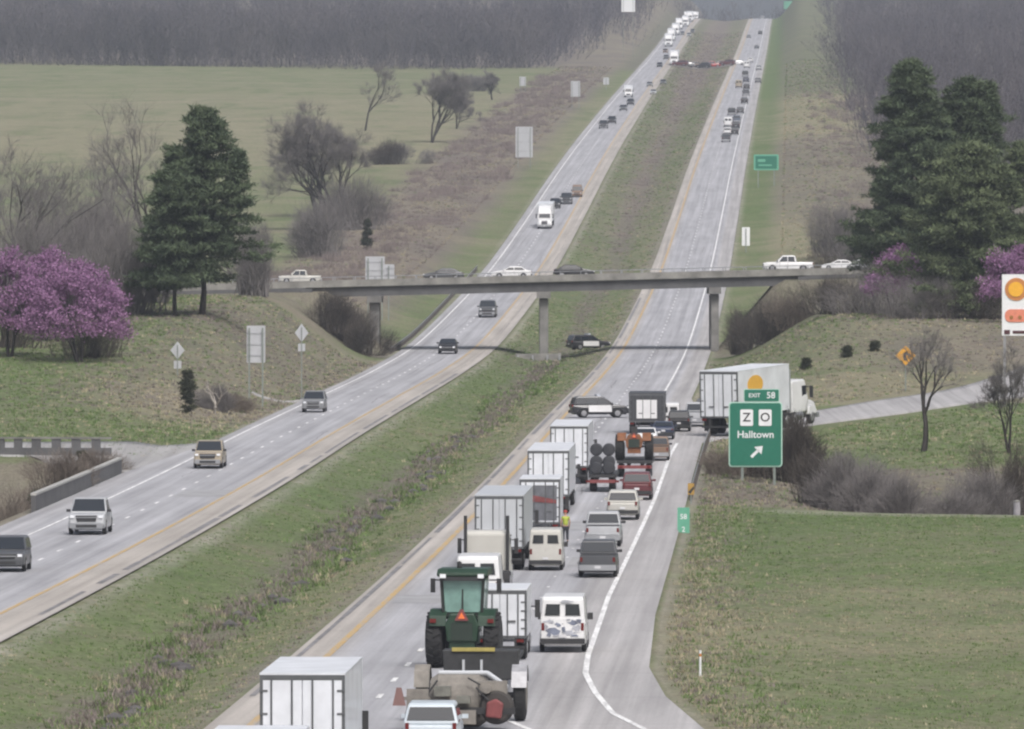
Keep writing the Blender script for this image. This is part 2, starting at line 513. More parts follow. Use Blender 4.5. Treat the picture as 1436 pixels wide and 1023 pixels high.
def along(u, y0, y1):
    ys = np.concatenate([[y0], ROWS[(ROWS > y0) & (ROWS < y1)], [y1]])
    uu = np.array([u(y) if callable(u) else u for y in ys])
    return np.stack([uu + xy(ys), ys], 1)


def paint_mat(name, col):
    m, nt, bs, new, ln = nodes(name)
    tc = new('ShaderNodeTexCoord'); n = noise(nt, mapping(nt, tc.outputs['Object'], (3, .25, 1)), 1.2, 5, .7)
    ln(mixc(nt, maprange(nt, n, .42, .68, 0, .75), col, (.34, .335, .34)), bs.inputs['Base Color'])
    bs.inputs['Roughness'].default_value = .7
    return m


WHITE = paint_mat('road_paint_white', (.80, .80, .80)); YELLOW = paint_mat('road_paint_yellow', (.47, .32, .13))
ml = lambda off: (lambda y: -float(MED(y)) - off)
white, yel = [], []
yel.append(strip(along(-.05, 240, 4700), .30)); yel.append(strip(along(ml(2.5), 400, 4700), .24))
# right carriageway: outer line of the auxiliary lane, then the two-lane edge
white.append(strip(along(lin([240, 300, 308, 318, 333, 347, 362, 420, 557, 640, 700, 760, 800, 930], [24, 15.2, 14.2, 12.9, 11.9, 11.2, 10.95, 10.6, 10.7, 10.5, 10.9, 11, 11, 11]), 240, 668), .24))
white.append(strip(along(7.4, 760, 4700), .20))
white.append(strip(along(lin([240, 290, 302, 313, 326], [21, 12.9, 11.0, 9.2, 7.5]), 240, 326), .24))
white.append(strip(along(ml(2.5 + 7.35), 400, 4700), .18))
for y in np.arange(243, 2100, 12.2):
    white.append(strip(along(3.68, y, y + 3.05), .17 if y > 420 else .22))
    if y > 440: white.append(strip(along(ml(2.5 + 3.66), y, y + 3.05), .18))
for y in np.arange(332, 640, 12.2): white.append(strip(along(7.35, y, y + 1.0), .14))
join_strips('road_marking', white, WHITE); join_strips('road_marking', yel, YELLOW)
# tarred joints and rumble bands along the shoulders
TAR = mat('tar_seal', (.19, .185, .19), .8, var=.35, scale=.4)
tar = []
for u, w, a, b in ((ml(.55), .55, 400, 900), (ml(1.0), .12, 900, 2200), (-1.25, .45, 330, 1200), (7.75, .10, 640, 2400), (10.35, .10, 1000, 2400), (ml(10.2), .12, 650, 2300), (ml(9.0), .10, 700, 1900), (-.55, .10, 700, 2000)):
    t = 0; y = a
    while y < b:
        ln_ = random.uniform(8, 60); tar.append(strip(along(u, y, min(b, y+ln_)), w * random.uniform(.4, .8), .011)); y += ln_ + random.uniform(0, 14)
for y in (655, 1180, 1420):    # wide transverse seams of bridge decks and repairs
    for a, b in ((-.9, 9.8), ):
        p = np.array([[a + float(xy(y)), y], [b + float(xy(y)), y + .01]]); tar.append(strip(p, .30, .011))
    p = np.array([[float(xy(y) - MED(y) - 10.5), y], [float(xy(y) - MED(y) - .8), y + .01]]); tar.append(strip(p, .30, .011))
for i in range(46):      # crooked sealed cracks and a few darker repair patches
    left = i % 2; y = random.uniform(330, 1500) if not left else random.uniform(430, 1600)
    lo, hi = (.4, 9.0) if not left else (-float(MED(y))-10, -float(MED(y))-1)
    u0, L_ = random.uniform(lo, hi), random.uniform(12, 45); ys = np.arange(y, y+L_, 2.5)
    us = u0 + np.cumsum(np.array([random.uniform(-.12, .12) for _ in ys]))
    tar.append(strip(np.stack([us + xy(ys), ys], 1), random.uniform(.05, .11), .011))
join_strips('road_seam', tar, TAR)
PATCH = mat('repair_patch_asphalt', (.30, .30, .31), .85, var=.2, scale=.5)
join_strips('road_patch', [strip(along(u, y, y+L_), w_, .008) for u, y, L_, w_ in ((1.9, 412, 9, 3.2), (5.6, 505, 14, 3.3), (8.9, 455, 12, 2.6), (lambda q: -float(MED(q))-4.3, 560, 12, 3.2))], PATCH)


# ------------------------------------------------------------------ side ramps
def ramp(name, left, right, m, dz=.13, n=60):
    """a road between two plan polylines, draped over the ground, with a slab edge"""
    def res(P):
        P = np.array(P, float); s = np.concatenate([[0], np.cumsum(np.linalg.norm(np.diff(P, axis=0), axis=1))]); t = np.linspace(0, s[-1], n)
        return np.stack([np.interp(t, s, P[:, 0]), np.interp(t, s, P[:, 1])], 1)
    A, B = res(left), res(right)
    t = np.linspace(0, 1, 9)[None, :, None]
    P = A[:, None, :] * (1 - t) + B[:, None, :] * t
    Z = ground(P[..., 0], P[..., 1])
    u = P[..., 0] - xy(P[..., 1])
    onroad = (u > -MED(P[..., 1]) - WL(P[..., 1]) - .4) & (u < WR(P[..., 1]) + .4)
    Z = np.where(onroad, zr(P[..., 1]) - .03, Z + dz)
    Z = np.maximum(Z, np.roll(Z, 1, 1) * 0 + Z)
    lo = np.concatenate([P[:, :1], P, P[:, -1:]], 1); Zl = np.concatenate([Z[:, :1] - .5, Z, Z[:, -1:] - .5], 1)
    me = grid_mesh(name, lo[..., 0], lo[..., 1], Zl)
    vvec(me, 'lane', np.stack([lo[..., 0], lo[..., 1], np.full(lo.shape[:2], .3)], -1).reshape(-1, 3))
    o = link(name, me, m); tag(o, kind='structure'); return o


ramp('road', [(6, 648), (11.5, 690), (17.2, 718), (31.5, 770), (44, 812), (70, 900)], [(10.5, 648), (18.5, 690), (26.2, 716), (41.5, 768), (54, 808), (80, 894)], PAVE)
ramp('road', [(-60, 655), (-36, 654), (-27, 656), (-22, 684)], [(-60, 645), (-36, 641), (-27.6, 610), (-20.5, 640)], ASPH)
ramp("path", [(-24.2, 797), (-21, 795), (-17.0, 806)], [(-24.2, 794), (-21, 791), (-17.2, 790)], ASPH, dz=.06)

# ------------------------------------------------------------------ light, sky and air
w = bpy.data.worlds.new('World'); SC.world = w; w.use_nodes = True
nt = w.node_tree; bg = nt.nodes['Background']
sky = nt.nodes.new('ShaderNodeTexSky'); sky.sky_type = 'NISHITA'; sky.sun_disc = False
SUN_EL, SUN_AZ = R(52), R(160)
sky.sun_elevation = SUN_EL; sky.sun_rotation = SUN_AZ; sky.air_density = 1.0; sky.dust_density = 6.0; sky.ozone_density = 1.0
hs = nt.nodes.new('ShaderNodeHueSaturation'); hs.inputs['Saturation'].default_value = .56
nt.links.new(sky.outputs[0], hs.inputs['Color']); nt.links.new(hs.outputs[0], bg.inputs['Color'])
bg.inputs['Strength'].default_value = .112
sd = bpy.data.lights.new('sun', 'SUN'); sd.energy = 2.0; sd.angle = R(22); sd.color = (1, .975, .955)
so = bpy.data.objects.new('sun', sd); COL.objects.link(so)
# light comes from the sun's azimuth (clockwise from +Y) down onto the scene
dirv = Vector((math.sin(SUN_AZ)*math.cos(SUN_EL), math.cos(SUN_AZ)*math.cos(SUN_EL), math.sin(SUN_EL)))
so.rotation_euler = dirv.to_track_quat('Z', 'Y').to_euler(); so.location = dirv * 300

mb = MB(); mb.box(-2200, 2200, -60, 9100, -45, 330)
hm = bpy.data.materials.new('thin_spring_haze'); hm.use_nodes = True
hn = hm.node_tree; hn.nodes.clear()
ho = hn.nodes.new('ShaderNodeOutputMaterial'); hv = hn.nodes.new('ShaderNodeVolumePrincipled')
hv.inputs['Color'].default_value = (.78, .85, 1.0, 1); hv.inputs['Density'].default_value = 8e-5
hv.inputs['Anisotropy'].default_value = 0.2
hn.links.new(hv.outputs[0], ho.inputs['Volume'])
haze = link('haze', mb.mesh('haze'), hm); tag(haze, kind='stuff', label='thin grey spring haze over the valley', cat='haze')

cam = bpy.data.cameras.new('camera'); cam.sensor_width = 36.0; cam.lens = 36.0 * F / IW
cam.shift_y = -(IH/2 - CY) / IW * 1.0; cam.clip_start = 1; cam.clip_end = 20000
co_ = bpy.data.objects.new('camera', cam); COL.objects.link(co_); co_.location = (0, 0, 0); co_.rotation_euler = (R(90), 0, 0)
SC.camera = co_
SC.view_settings.view_transform = 'Standard'; SC.view_settings.look = 'None'; SC.view_settings.gamma = 1; SC.view_settings.exposure = 0.22
SC.cycles.max_bounces = 6; SC.cycles.volume_bounces = 1
SC.cycles.filter_width = 2.3
# ------------------------------------------------------------------ the crossing bridge
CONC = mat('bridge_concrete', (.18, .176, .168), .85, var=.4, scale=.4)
CONCD = mat('weathered_shaded_concrete', (.095, .095, .098), .85, var=.35, scale=.3)  # dark tone holds the shade under the deck; parapet walls use it too
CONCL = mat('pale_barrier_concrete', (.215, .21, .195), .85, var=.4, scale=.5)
STEEL = mat('galvanised_steel', (.33, .34, .36), .45, .7, var=.2, scale=2)
X0, X1 = -24.0, 34.0
slope = lambda co: Vector((co.x, co.y, co.z + .025 * co.x))
br = empty('bridge', (0, YB, 0.72), label='long flat concrete road bridge crossing over both carriageways', cat='bridge')
def bpart(name, fn, m, parent=br):
    mb = MB(); fn(mb); return link(name, mb.mesh(name), m, parent)
def f(mb): mb.box(X0, X1, -5.4, 5.4, -.55, 0, fn=slope)
deck = bpart('deck', f, CONC)
def f(mb):
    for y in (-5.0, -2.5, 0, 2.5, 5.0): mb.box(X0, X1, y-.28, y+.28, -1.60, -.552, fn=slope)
bpart('girder', f, CONCD)
for s in (-1, 1):
    def f(mb):
        mb.box(X0-17, X1+16, s*5.55-.18, s*5.55+.18, -.45, .34, bev=.03, fn=slope)
    pr = bpart('parapet', f, CONCL)
    for xa, xb in ((X0-17, X0-.05), (X1+.05, X1+16)):
        def f(mb): mb.box(xa, xb, s*5.55-.20, s*5.55+.20, -1.5, -.452, fn=slope)
        bpart('wing_wall', f, CONCD)  # dark concrete carries the girder's shaded line on past the deck
    def f(mb):
        for x in np.arange(X0-16, X1+16, 2.4): mb.box(x-.05, x+.05, s*5.55-.05, s*5.55+.05, .342, .72, fn=slope)
        mb.box(X0-17, X1+16, s*5.55-.035, s*5.55+.035, .66, .74, fn=slope)
    bpart('railing', f, STEEL, pr)
for px, w in ((-16.0, 1.15), (3.7, 1.05), (23.6, .95)):
    def f(mb):
        zt = -1.602
        for y in (-4.2, 0, 4.2):
            mb.prism([(px-w/2, y-.5), (px+w/2, y-.5), (px+w/2, y+.5), (px-w/2, y+.5)], -10.6+.025*px, zt-.75+.025*px, bev=.12, axis='z')
        mb.box(px-w*.75, px+w*.75, -5.6, 5.6, zt-.748+.025*px, zt+.025*px, bev=.08)
    bpart('pier', f, CONC)
for xa, s in ((-23.2, -1), (33.2, 1)):
    def f(mb): mb.box(min(xa, xa+s*1.4), max(xa, xa+s*1.4), -6.0, 6.0, -4.5, -.57, fn=slope)
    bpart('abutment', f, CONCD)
# median crash barrier round the middle pier
z = float(ground(3.7, 996))
b2 = empty('crash_barrier', (3.3, 996, z), label='low concrete crash barrier round the middle pier of the bridge', cat='barrier')
def f(mb):
    mb.prism([(-2.9, 0), (-2.9, .9), (2.4, .95), (2.4, 0)], -3.0, -2.65, axis='y', bev=.04)
    mb.box(-2.9, -2.6, -2.6, 4, 0, .9, bev=.04); mb.box(2.1, 2.4, -2.6, 4, 0, .95, bev=.04)
bpart('barrier_wall', f, CONCL, b2)
def f(mb):
    mb.box(-.1, .1, -3.35, -3.05, -.3, .75, bev=.02)
for x in (-2.6, -.9, .8, 2.2): bpart('post', f, STEEL, b2).location.x = x

# the crossing road on its embankments
def cross_road(xa, xb, m):
    xs = np.linspace(xa, xb, 40); ys = np.array([-4.2, -2.1, 0, 2.1, 4.2]) + YB
    X, Y = np.meshgrid(xs, ys); Z = zb(X) + .02
    me = grid_mesh('road', X, Y, Z); vvec(me, 'lane', np.stack([Y, X, X*0], -1).reshape(-1, 3))
    tag(link('road', me, m), kind='structure')
cross_road(-160, -24.1, ASPH); cross_road(34.1, 260, ASPH)

# ------------------------------------------------------------------ guard rails and parapets
def guard_rail(pts, label, name='guard_rail', post_gap=3.8, zf=None, face=1):
    P = np.array(pts, float)
    s = np.concatenate([[0], np.cumsum(np.linalg.norm(np.diff(P, axis=0), axis=1))])
    zf = zf or (lambda x, y: float(ground(x, y)))
    o = P[0]; z0 = zf(*o)
    e = empty(name, (o[0], o[1], z0), label=label, cat='guard rail')
    at_ = lambda t: (float(np.interp(t, s, P[:, 0])), float(np.interp(t, s, P[:, 1])))
    mb = MB(); prev = None
    for t in np.linspace(0, s[-1], max(2, int(s[-1]/6)+1)):
        x, y = at_(t); q = (x-o[0], y-o[1], zf(x, y)-z0)
        if prev is not None:
            d = Vector((q[0]-prev[0], q[1]-prev[1], 0)).normalized(); n = Vector((d.y, -d.x, 0))
            for za, zb_, off in ((.42, .56, .0), (.56, .62, -.05), (.62, .78, .0)):
                a, b = Vector(prev), Vector(q)
                pr = [a+Vector((0,0,za))+n*off, b+Vector((0,0,za))+n*off, b+Vector((0,0,zb_))+n*off, a+Vector((0,0,zb_))+n*off]
                mb.slab(pr, .05)
        prev = q
    link('rail', mb.mesh('rail'), STEEL, e)
    q0 = MB(); q0.box(-.08, .08, -.08, .08, -.4, .74); pm = q0.mesh('post')
    for t in np.arange(.3, s[-1], post_gap):
        x, y = at_(t); q = (x-o[0], y-o[1], zf(x, y)-z0)
        link('post', pm, mat('dark_timber_post', (.09, .08, .075), .9), e).location = q
    return e
rp = lambda u, y: (float(xy(y)) + u, y)
guard_rail([rp(13.05, 556), rp(13.0, 600), rp(13.0, 650), rp(13.1, 690), rp(13.4, 716)], 'steel guard rail along the right shoulder beside the green exit sign')
guard_rail([rp(-15-11.5, 985), rp(-15-11.6, 1040), rp(-15.2-11.8, 1110), rp(-15.6-12, 1200), rp(-16-12, 1300)], 'long guard rail along the far carriageway running under the bridge')

def parapet(pts, label, h=1.0, t=.3, openings=False, zf=None):
    P = np.array(pts, float); o = P[0]; zf = zf or (lambda x, y: float(ground(x, y))); z0 = zf(*o)
    e = empty('bridge_parapet', (o[0], o[1], z0), label=label, cat='parapet')
    mb = MB(); mt = MB()
    n = len(P)
    for i in range(n-1):
        a = Vector((P[i][0]-o[0], P[i][1]-o[1], zf(*P[i])-z0)); b = Vector((P[i+1][0]-o[0], P[i+1][1]-o[1], zf(*P[i+1])-z0))
        d = (b-a); L = d.length; d2 = Vector((d.x, d.y, 0)).normalized(); nn = Vector((d2.y, -d2.x, 0))*t/2
        def wall(p, q, za, zb_, m_, k=1.0):
            Z1, Z2 = Vector((0,0,za)), Vector((0,0,zb_))
            bm = bmesh.new(); V = [bm.verts.new(x) for x in (p-nn*k+Z1, p+nn*k+Z1, q+nn*k+Z1, q-nn*k+Z1, p-nn*k+Z2, p+nn*k+Z2, q+nn*k+Z2, q-nn*k+Z2)]
            for fc in ((3,2,1,0),(4,5,6,7),(0,1,5,4),(1,2,6,5),(2,3,7,6),(3,0,4,7)): bm.faces.new([V[j] for j in fc])
            m_._add(bm)
        if not openings: wall(a, b, -.6, h-.14, mb)
        else:
            wall(a, b, -.8, .15, mb)
            k = int(L/1.25)
            for j in range(k): wall(a+d*(j/k), a+d*((j+.45)/k), .15, h-.14, mb, .8)
        wall(a, b, h-.138, h, mt, 1.25)
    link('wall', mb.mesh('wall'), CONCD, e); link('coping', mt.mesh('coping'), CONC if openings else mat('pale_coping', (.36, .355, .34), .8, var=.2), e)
lr = lambda off, y: (float(xy(y)) - 15 - off, y)
parapet([lr(12.9, y) for y in (536, 553, 570, 588, 605)], 'solid concrete bridge parapet on the outer edge of the oncoming lanes', zf=lambda x, y: float(zr(y))-.05, h=1.15)
parapet([(-52, 644), (-44, 643), (-36, 641.5), (-30, 641)], 'pierced concrete railing of the side road bridge over the ravine', openings=True, h=.95, zf=lambda x, y: -12.35)

# ------------------------------------------------------------------ signs
SIGNBACK = mat('aluminium_sign_back', (.52, .53, .56), .42, .45, var=.08, scale=.8)
SIGNWHITE = mat('white_sign_sheet', (.74, .75, .77), .45, var=.06)
GREEN_S = mat('green_sign_sheet', (.016, .150, .098), .4, var=.08)
GREEN_L = mat('pale_green_sheet', (.12, .36, .25), .4, var=.08)
POST = mat('sign_post_steel', (.24, .27, .25), .5, .5)
BLACK = mat('black_sheet', (.02, .02, .022), .5)
ORANGE = mat('orange_sheet', (.78, .40, .03), .45, var=.08)

def text_mesh(s, size, depth=.006):
    c = bpy.data.curves.new('t', 'FONT'); c.body = s; c.size = size; c.align_x = 'CENTER'; c.align_y = 'CENTER'; c.extrude = depth; c.resolution_u = 3
    c.offset = size*.012
    o = bpy.data.objects.new('t', c); COL.objects.link(o)
    dg = bpy.context.evaluated_depsgraph_get(); dg.update()
    me = bpy.data.meshes.new_from_object(o.evaluated_get(dg))
    bpy.data.objects.remove(o); bpy.data.curves.remove(c)
    for v in me.vertices: v.co = Vector((v.co.x, -v.co.z, v.co.y))     # stand it up facing the camera (-Y)
    return me
def lettering(s, size, x, y, z, m, parent, name='lettering'):
    me = text_mesh(s, size); me.materials.clear()
    o = link(name, me, m, parent); o.location = (x, y, z); return o
def rrect(w, h, r, n=5):
    P = []
    for cx, cz, a in ((w/2-r, h/2-r, 0), (-w/2+r, h/2-r, 90), (-w/2+r, -h/2+r, 180), (w/2-r, -h/2+r, 270)):
        for i in range(n+1): P.append((cx + r*math.cos(R(a+90*i/n)), cz + r*math.sin(R(a+90*i/n))))
    return P
def plate(name, w, h, z, y, m, parent, r=.12, t=.03, x=0):
    mb = MB(); mb.prism([(a+x, b+z) for a, b in rrect(w, h, r)], y-t, y, axis='y'); return link(name, mb.mesh(name), m, parent)
def post(x, z0, z1, parent, r=.07, y=.12):
    mb = MB(); mb.box(x-r, x+r, y-r, y+r, z0, z1); return link('post', mb.mesh('post'), POST, parent)

# big green exit sign
Y = 598.0; s = F/Y; X = (1059.5-CX)/s; zg = float(ground(X, Y))
zb0, zt0 = (CY-655)/s - zg, (CY-564)/s - zg
sg = empty('exit_sign', (X, Y, zg), label='large green motorway exit sign with two white route squares and an arrow', cat='road sign')
W, H = 75/s, zt0-zb0; zc = (zb0+zt0)/2
plate('border', W, H, zc, 0, mat('sign_border_white', (.42, .62, .53), .45, var=.05), sg, .22)
pn = plate('panel', W-.16, H-.16, zc, -.031, GREEN_S, sg, .18)
tw, th = 50/s, 18/s
plate('exit_tab_border', tw, th, zt0+th/2+.01, 0, bpy.data.materials['sign_border_white'], sg, .1, x=(1068-1059.5)/s)
tb = plate('exit_tab', tw-.1, th-.1, zt0+th/2+.01, -.031, GREEN_S, sg, .08, x=(1068-1059.5)/s)
lettering('EXIT', .40, (1058-1059.5)/s, -.07, zt0+th/2, SIGNWHITE, tb); lettering('58', .62, (1081-1059.5)/s, -.07, zt0+th/2, SIGNWHITE, tb)
zs = (CY-586)/s - zg
for px, ch in ((1047, 'Z'), (1073, 'O')):
    q = plate('route_square', 18/s, 23/s, zs, -.062, SIGNWHITE, sg, .1, x=(px-1059.5)/s)
    lettering(ch, .86, (px-1059.5)/s, -.10, zs, BLACK, q)
lettering('Halltown', .70, 0, -.07, (CY-610)/s - zg, SIGNWHITE, pn)
def f(mb):
    cx, cz = (1061-1059.5)/s, (CY-634)/s - zg
    d = Vector((.72, 0, .70)).normalized(); n = Vector((-d.z, 0, d.x)); c = Vector((cx, -.066, cz))
    mb.slab([c-d*.52-n*.10, c+d*.18-n*.10, c+d*.18+n*.10, c-d*.52+n*.10][::1], .02)
    mb.slab([c+d*.60, c+d*.12+n*.36, c+d*.12-n*.36][::1], .022)
a = MB(); f(a); link('arrow', a.mesh('arrow'), SIGNWHITE, pn)
post((1041-1059.5)/s, -1.0, zb0+.8, sg, .09); post((1086-1059.5)/s, -1.8, zb0+.8, sg, .09)

# mile post
Y = 505.0; s = F/Y; X = (958.5-CX)/s; zg = float(ground(X, Y)); z0, z1 = (CY-766)/s-zg, (CY-712)/s-zg
sg = empty('mile_sign', (X, Y, zg), label='narrow tall pale green mile marker at the edge of the right shoulder', cat='road sign')
pn = plate('panel', 17/s, z1-z0, (z0+z1)/2, 0, GREEN_L, sg, .06)
for i, t in enumerate(('58', '2')): lettering(t, .42, 0, -.035, z1 - .55 - i*.75, SIGNWHITE, pn)
post(0, -.6, z1-.2, sg, .04, y=.05)

def ground_Y(px, py, Y0, span=900):
    """the distance, near Y0, at which open ground shows at that image row"""
    ys = np.arange(max(400, Y0-span), Y0+span, 4.0); pp = CY - F*ground((px-CX)*ys/F, ys)/ys
    return float(ys[np.argmin(np.abs(pp-py))])


def back_sign(px, pt, pb, wpx, Y, label, two=True, name='road_sign', dia=False, m=SIGNBACK, base=None, rail=True):
    if base: Y = ground_Y(px, base, Y)
    s = F/Y; X = (px-CX)/s; zg = float(ground(X, Y))
    zb_, zt_ = (CY-pb)/s-zg, (CY-pt)/s-zg
    e = empty(name, (X, Y, zg), label=label, cat='road sign')
    w = wpx/s
    if dia:
        c = (zb_+zt_)/2; h = (zt_-zb_)/2
        mb = MB(); mb.prism([(0, c-h), (w/2, c), (0, c+h), (-w/2, c)], -.03, 0, axis='y'); link('panel', mb.mesh('panel'), m, e)
        post(0, -.5, c+h*.6, e, .05, y=-.08)
        mb = MB(); mb.prism([(-w*.26, zb_-.85), (w*.26, zb_-.85), (w*.26, zb_-.15), (-w*.26, zb_-.15)], -.03, 0, axis='y'); link('advisory_plate', mb.mesh('advisory_plate'), m, e)
    else:
        plate('panel', w, zt_-zb_, (zb_+zt_)/2, 0, m, e, .08)
        if rail:
            for k in (.2, .5, .8):
                mb = MB(); mb.box(-w/2+.05, w/2-.05, -.09, -.032, zb_+(zt_-zb_)*k-.05, zb_+(zt_-zb_)*k+.05)
                link('stiffener', mb.mesh('stiffener'), mat('sign_back_rib', (.44, .45, .48), .45, .4), e)
        for x in ((-w*.36, w*.36) if two else (0,)): post(x, -.6, zt_-.2, e, .07, y=-.17)
    return e
back_sign(359, 457, 509, 26, 770, 'tall blank sign back on two posts beside the oncoming lanes, near the small cedar')
back_sign(423, 454, 480, 19, 800, 'diamond sign seen from behind with a small plate under it, on the bank', dia=True)
back_sign(249, 479, 504, 20, 775, 'pale diamond sign back standing on the grass left of the small cedar', dia=True)
back_sign(526, 360, 399, 27, 1075, 'wide pale sign back rising behind the bridge, larger of the pair')
back_sign(545, 371, 399, 16, 1082, 'smaller pale sign back rising behind the bridge beside the wide one', two=False)
back_sign(735, 178, 221, 24, 1800, 'tall white sign back in the brown scrub left of the far lanes', base=236)
back_sign(733, 108, 121, 9, 2750, 'small white sign back at the end of the far green field', rail=False, base=129)
back_sign(807, 114, 136, 13, 2480, 'greyish sign back half hidden in the scrub below the dark wood', rail=False, base=152)
back_sign(850, 109, 119, 8, 2600, 'tiny pale sign back near the upper end of the scrub', two=False, rail=False, base=127)
back_sign(1046, 319, 345, 11, 1400, 'small white upright sign on the verge right of the near lanes', two=False, m=SIGNWHITE, rail=False, base=354)
back_sign(881, -10, 17, 19, 3200, 'bright white billboard on the wooded skyline', m=SIGNWHITE, rail=False, name='billboard')
back_sign(1105, 2, 13, 12, 4500, 'tiny green sign at the very top of the hill', m=GREEN_L, rail=False)
# green guide sign up the hill
Y = ground_Y(1074.5, 262, 1600); s = F/Y; X = (1074.5-CX)/s; zg = float(ground(X, Y))
sg = empty('guide_sign', (X, Y, zg), label='green guide sign beside the near lanes halfway up the hill', cat='road sign')
w, z0, z1 = 35/s, (CY-239)/s-zg, (CY-217)/s-zg
plate('border', w, z1-z0, (z0+z1)/2, 0, GREEN_L, sg, .2); pn = plate('panel', w-.7, z1-z0-.6, (z0+z1)/2, -.032, GREEN_S, sg, .15)
mb = MB(); mb.prism(rrect(1.5, .55, .2), -.09, -.066, axis='y', fn=lambda c: c + Vector((-.9, 0, (z0+z1)/2+.35))); mb.prism(rrect(2.6, .32, .1), -.09, -.066, axis='y', fn=lambda c: c + Vector((-.2, 0, (z0+z1)/2-.55)))
link('legend', mb.mesh('legend'), GREEN_L, pn)
post(-w*.32, -1, z0+1, sg, .09); post(w*.32, -1, z0+1, sg, .09)
# orange warning sign on the mound
Y = 800.; s = F/Y; X = (1270-CX)/s; zg = float(ground(X, Y)); c = (CY-499)/s-zg
sg = empty('warning_sign', (X, Y, zg), label='orange yellow warning diamond with a dark bent arrow by the bare tree', cat='road sign')
mb = MB(); mb.prism([(a, b) for a, b in ((0, c-.93), (.93, c), (0, c+.93), (-.93, c))], -.03, 0, axis='y', bev=.05); link('panel', mb.mesh('panel'), mat('amber_sheet', (.66, .33, .035), .45, var=.15, scale=1.5), sg)
mb = MB(); mb.slab([(-.18, -.032, c-.45), (.04, -.032, c-.45), (.04, -.032, c+.1), (.3, -.032, c+.1), (0.1, -.032, c+.45), (-.35, -.032, c+.1), (-.18, -.032, c+.1)], .02); link('arrow', mb.mesh('arrow'), BLACK, sg)
post(0, -1, c+.4, sg, .06, y=.07)
# fuel and food sign on the right edge
Y = 760.; s = F/Y; X = (1426-CX)/s; zg = float(ground(X, Y)); z0, z1 = (CY-471)/s-zg, (CY-385)/s-zg
sg = empty('services_sign', (X, Y, zg), label='white pole sign with a round orange emblem above a red orange emblem', cat='sign')
plate('panel', 42/s, z1-z0, (z0+z1)/2, 0, SIGNWHITE, sg, .05, t=.25)
zc = (CY-406)/s-zg; xo = (1425-1426)/s
mb = MB(); mb.lathe([(0, 16.0/s), (.05, 16.0/s)], (xo, -.31, zc), 'y', 24); em = link('round_emblem', mb.mesh('round_emblem'), mat('burnt_orange', (.50, .20, .06), .5), sg)
mb = MB(); mb.lathe([(0, 10.5/s), (.05, 10.5/s)], (xo-.05, -.37, zc), 'y', 24); link('emblem_centre', mb.mesh('emblem_centre'), ORANGE, em)
zc = (CY-443)/s-zg
mb = MB(); mb.prism([(a+xo, b+zc) for a, b in rrect(32/s, 18/s, .5)], -.31, -.255, axis='y'); em = link('wide_emblem', mb.mesh('wide_emblem'), mat('coral_red', (.66, .22, .14), .5), sg)
mb = MB()
for a in (-7, 5): mb.lathe([(0, 2.6/s), (.05, 2.6/s)], (xo+a/s, -.36, zc-.15), 'y', 14)
link('emblem_dot', mb.mesh('emblem_dot'), mat('ochre_brown', (.30, .14, .03), .5), em)
mb = MB(); mb.box(-18/s, -10/s, -.3, -.252, (CY-469)/s-zg, (CY-463)/s-zg); mb.box(-6/s, 18/s, -.3, -.252, (CY-468)/s-zg, (CY-464)/s-zg)
link('price_strip', mb.mesh('price_strip'), mat('dark_maroon', (.07, .02, .025), .5), sg)
mb = MB(); mb.box(-19/s, -15.5/s, -.2, .05, -1.5, z0); mb.box(12/s, 15.5/s, -.2, .05, -1.5, z0); link('pole', mb.mesh('pole'), mat('pole_grey', (.26, .26, .27), .6), sg)
# a white marker stake in the near field and one broken pale stump on the bank
X, Y, z = ground_at(982, 348)
e = empty('marker_stake', (X, Y, z), label='thin white marker stake standing in the near right field', cat='stake')
mb = MB(); mb.tube((0, 0, -.2), (0, 0, 1.05), .05, n=8); link('stake', mb.mesh('stake'), SIGNWHITE, e)
mb = MB(); mb.tube((0, 0, .8), (0, 0, .92), .056, n=8); link('band', mb.mesh('band'), mat('faded_orange', (.5, .2, .06), .6), e)

# yellow marker at the end of the guard rail
X, Y, z = ground_at(969, 552)
e = empty('object_marker', (X, Y, z), label='small amber marker board at the near end of the guard rail', cat='marker')
mb = MB(); mb.prism([(a, b + .95) for a, b in rrect(.42, .75, .06)], -.03, 0, axis='y'); link('panel', mb.mesh('panel'), mat('dull_amber', (.36, .22, .05), .6, var=.2), e)
mb = MB(); mb.slab([(-.19, -.034, .75), (-.05, -.034, .62), (.19, -.034, .95), (.19, -.034, 1.15)], .01); link('stripe', mb.mesh('stripe'), BLACK, e)
post(0, -.4, 1.25, e, .04, y=.05)
X, Y, z = ground_at(1426, 556)
e = empty('marker_post', (X, Y, z), label='stout pale grey post at the right edge beside the tall dark bush', cat='post')
mb = MB(); mb.tube((0, 0, -.3), (0, 0, 1.25), .24, .22, 14); link('post', mb.mesh('post'), mat('weathered_grey', (.30, .29, .31), .8, var=.2), e)
mb = MB(); mb.lathe([(0, .25), (.05, .25), (.12, .1)], (0, 0, 1.25), 'z', 14); link('cap', mb.mesh('cap'), CONCL, e)
# ------------------------------------------------------------------ vegetation
def rnd_unit(n, rng):
    v = rng.normal(size=(n, 3)); return v / np.linalg.norm(v, axis=1)[:, None]


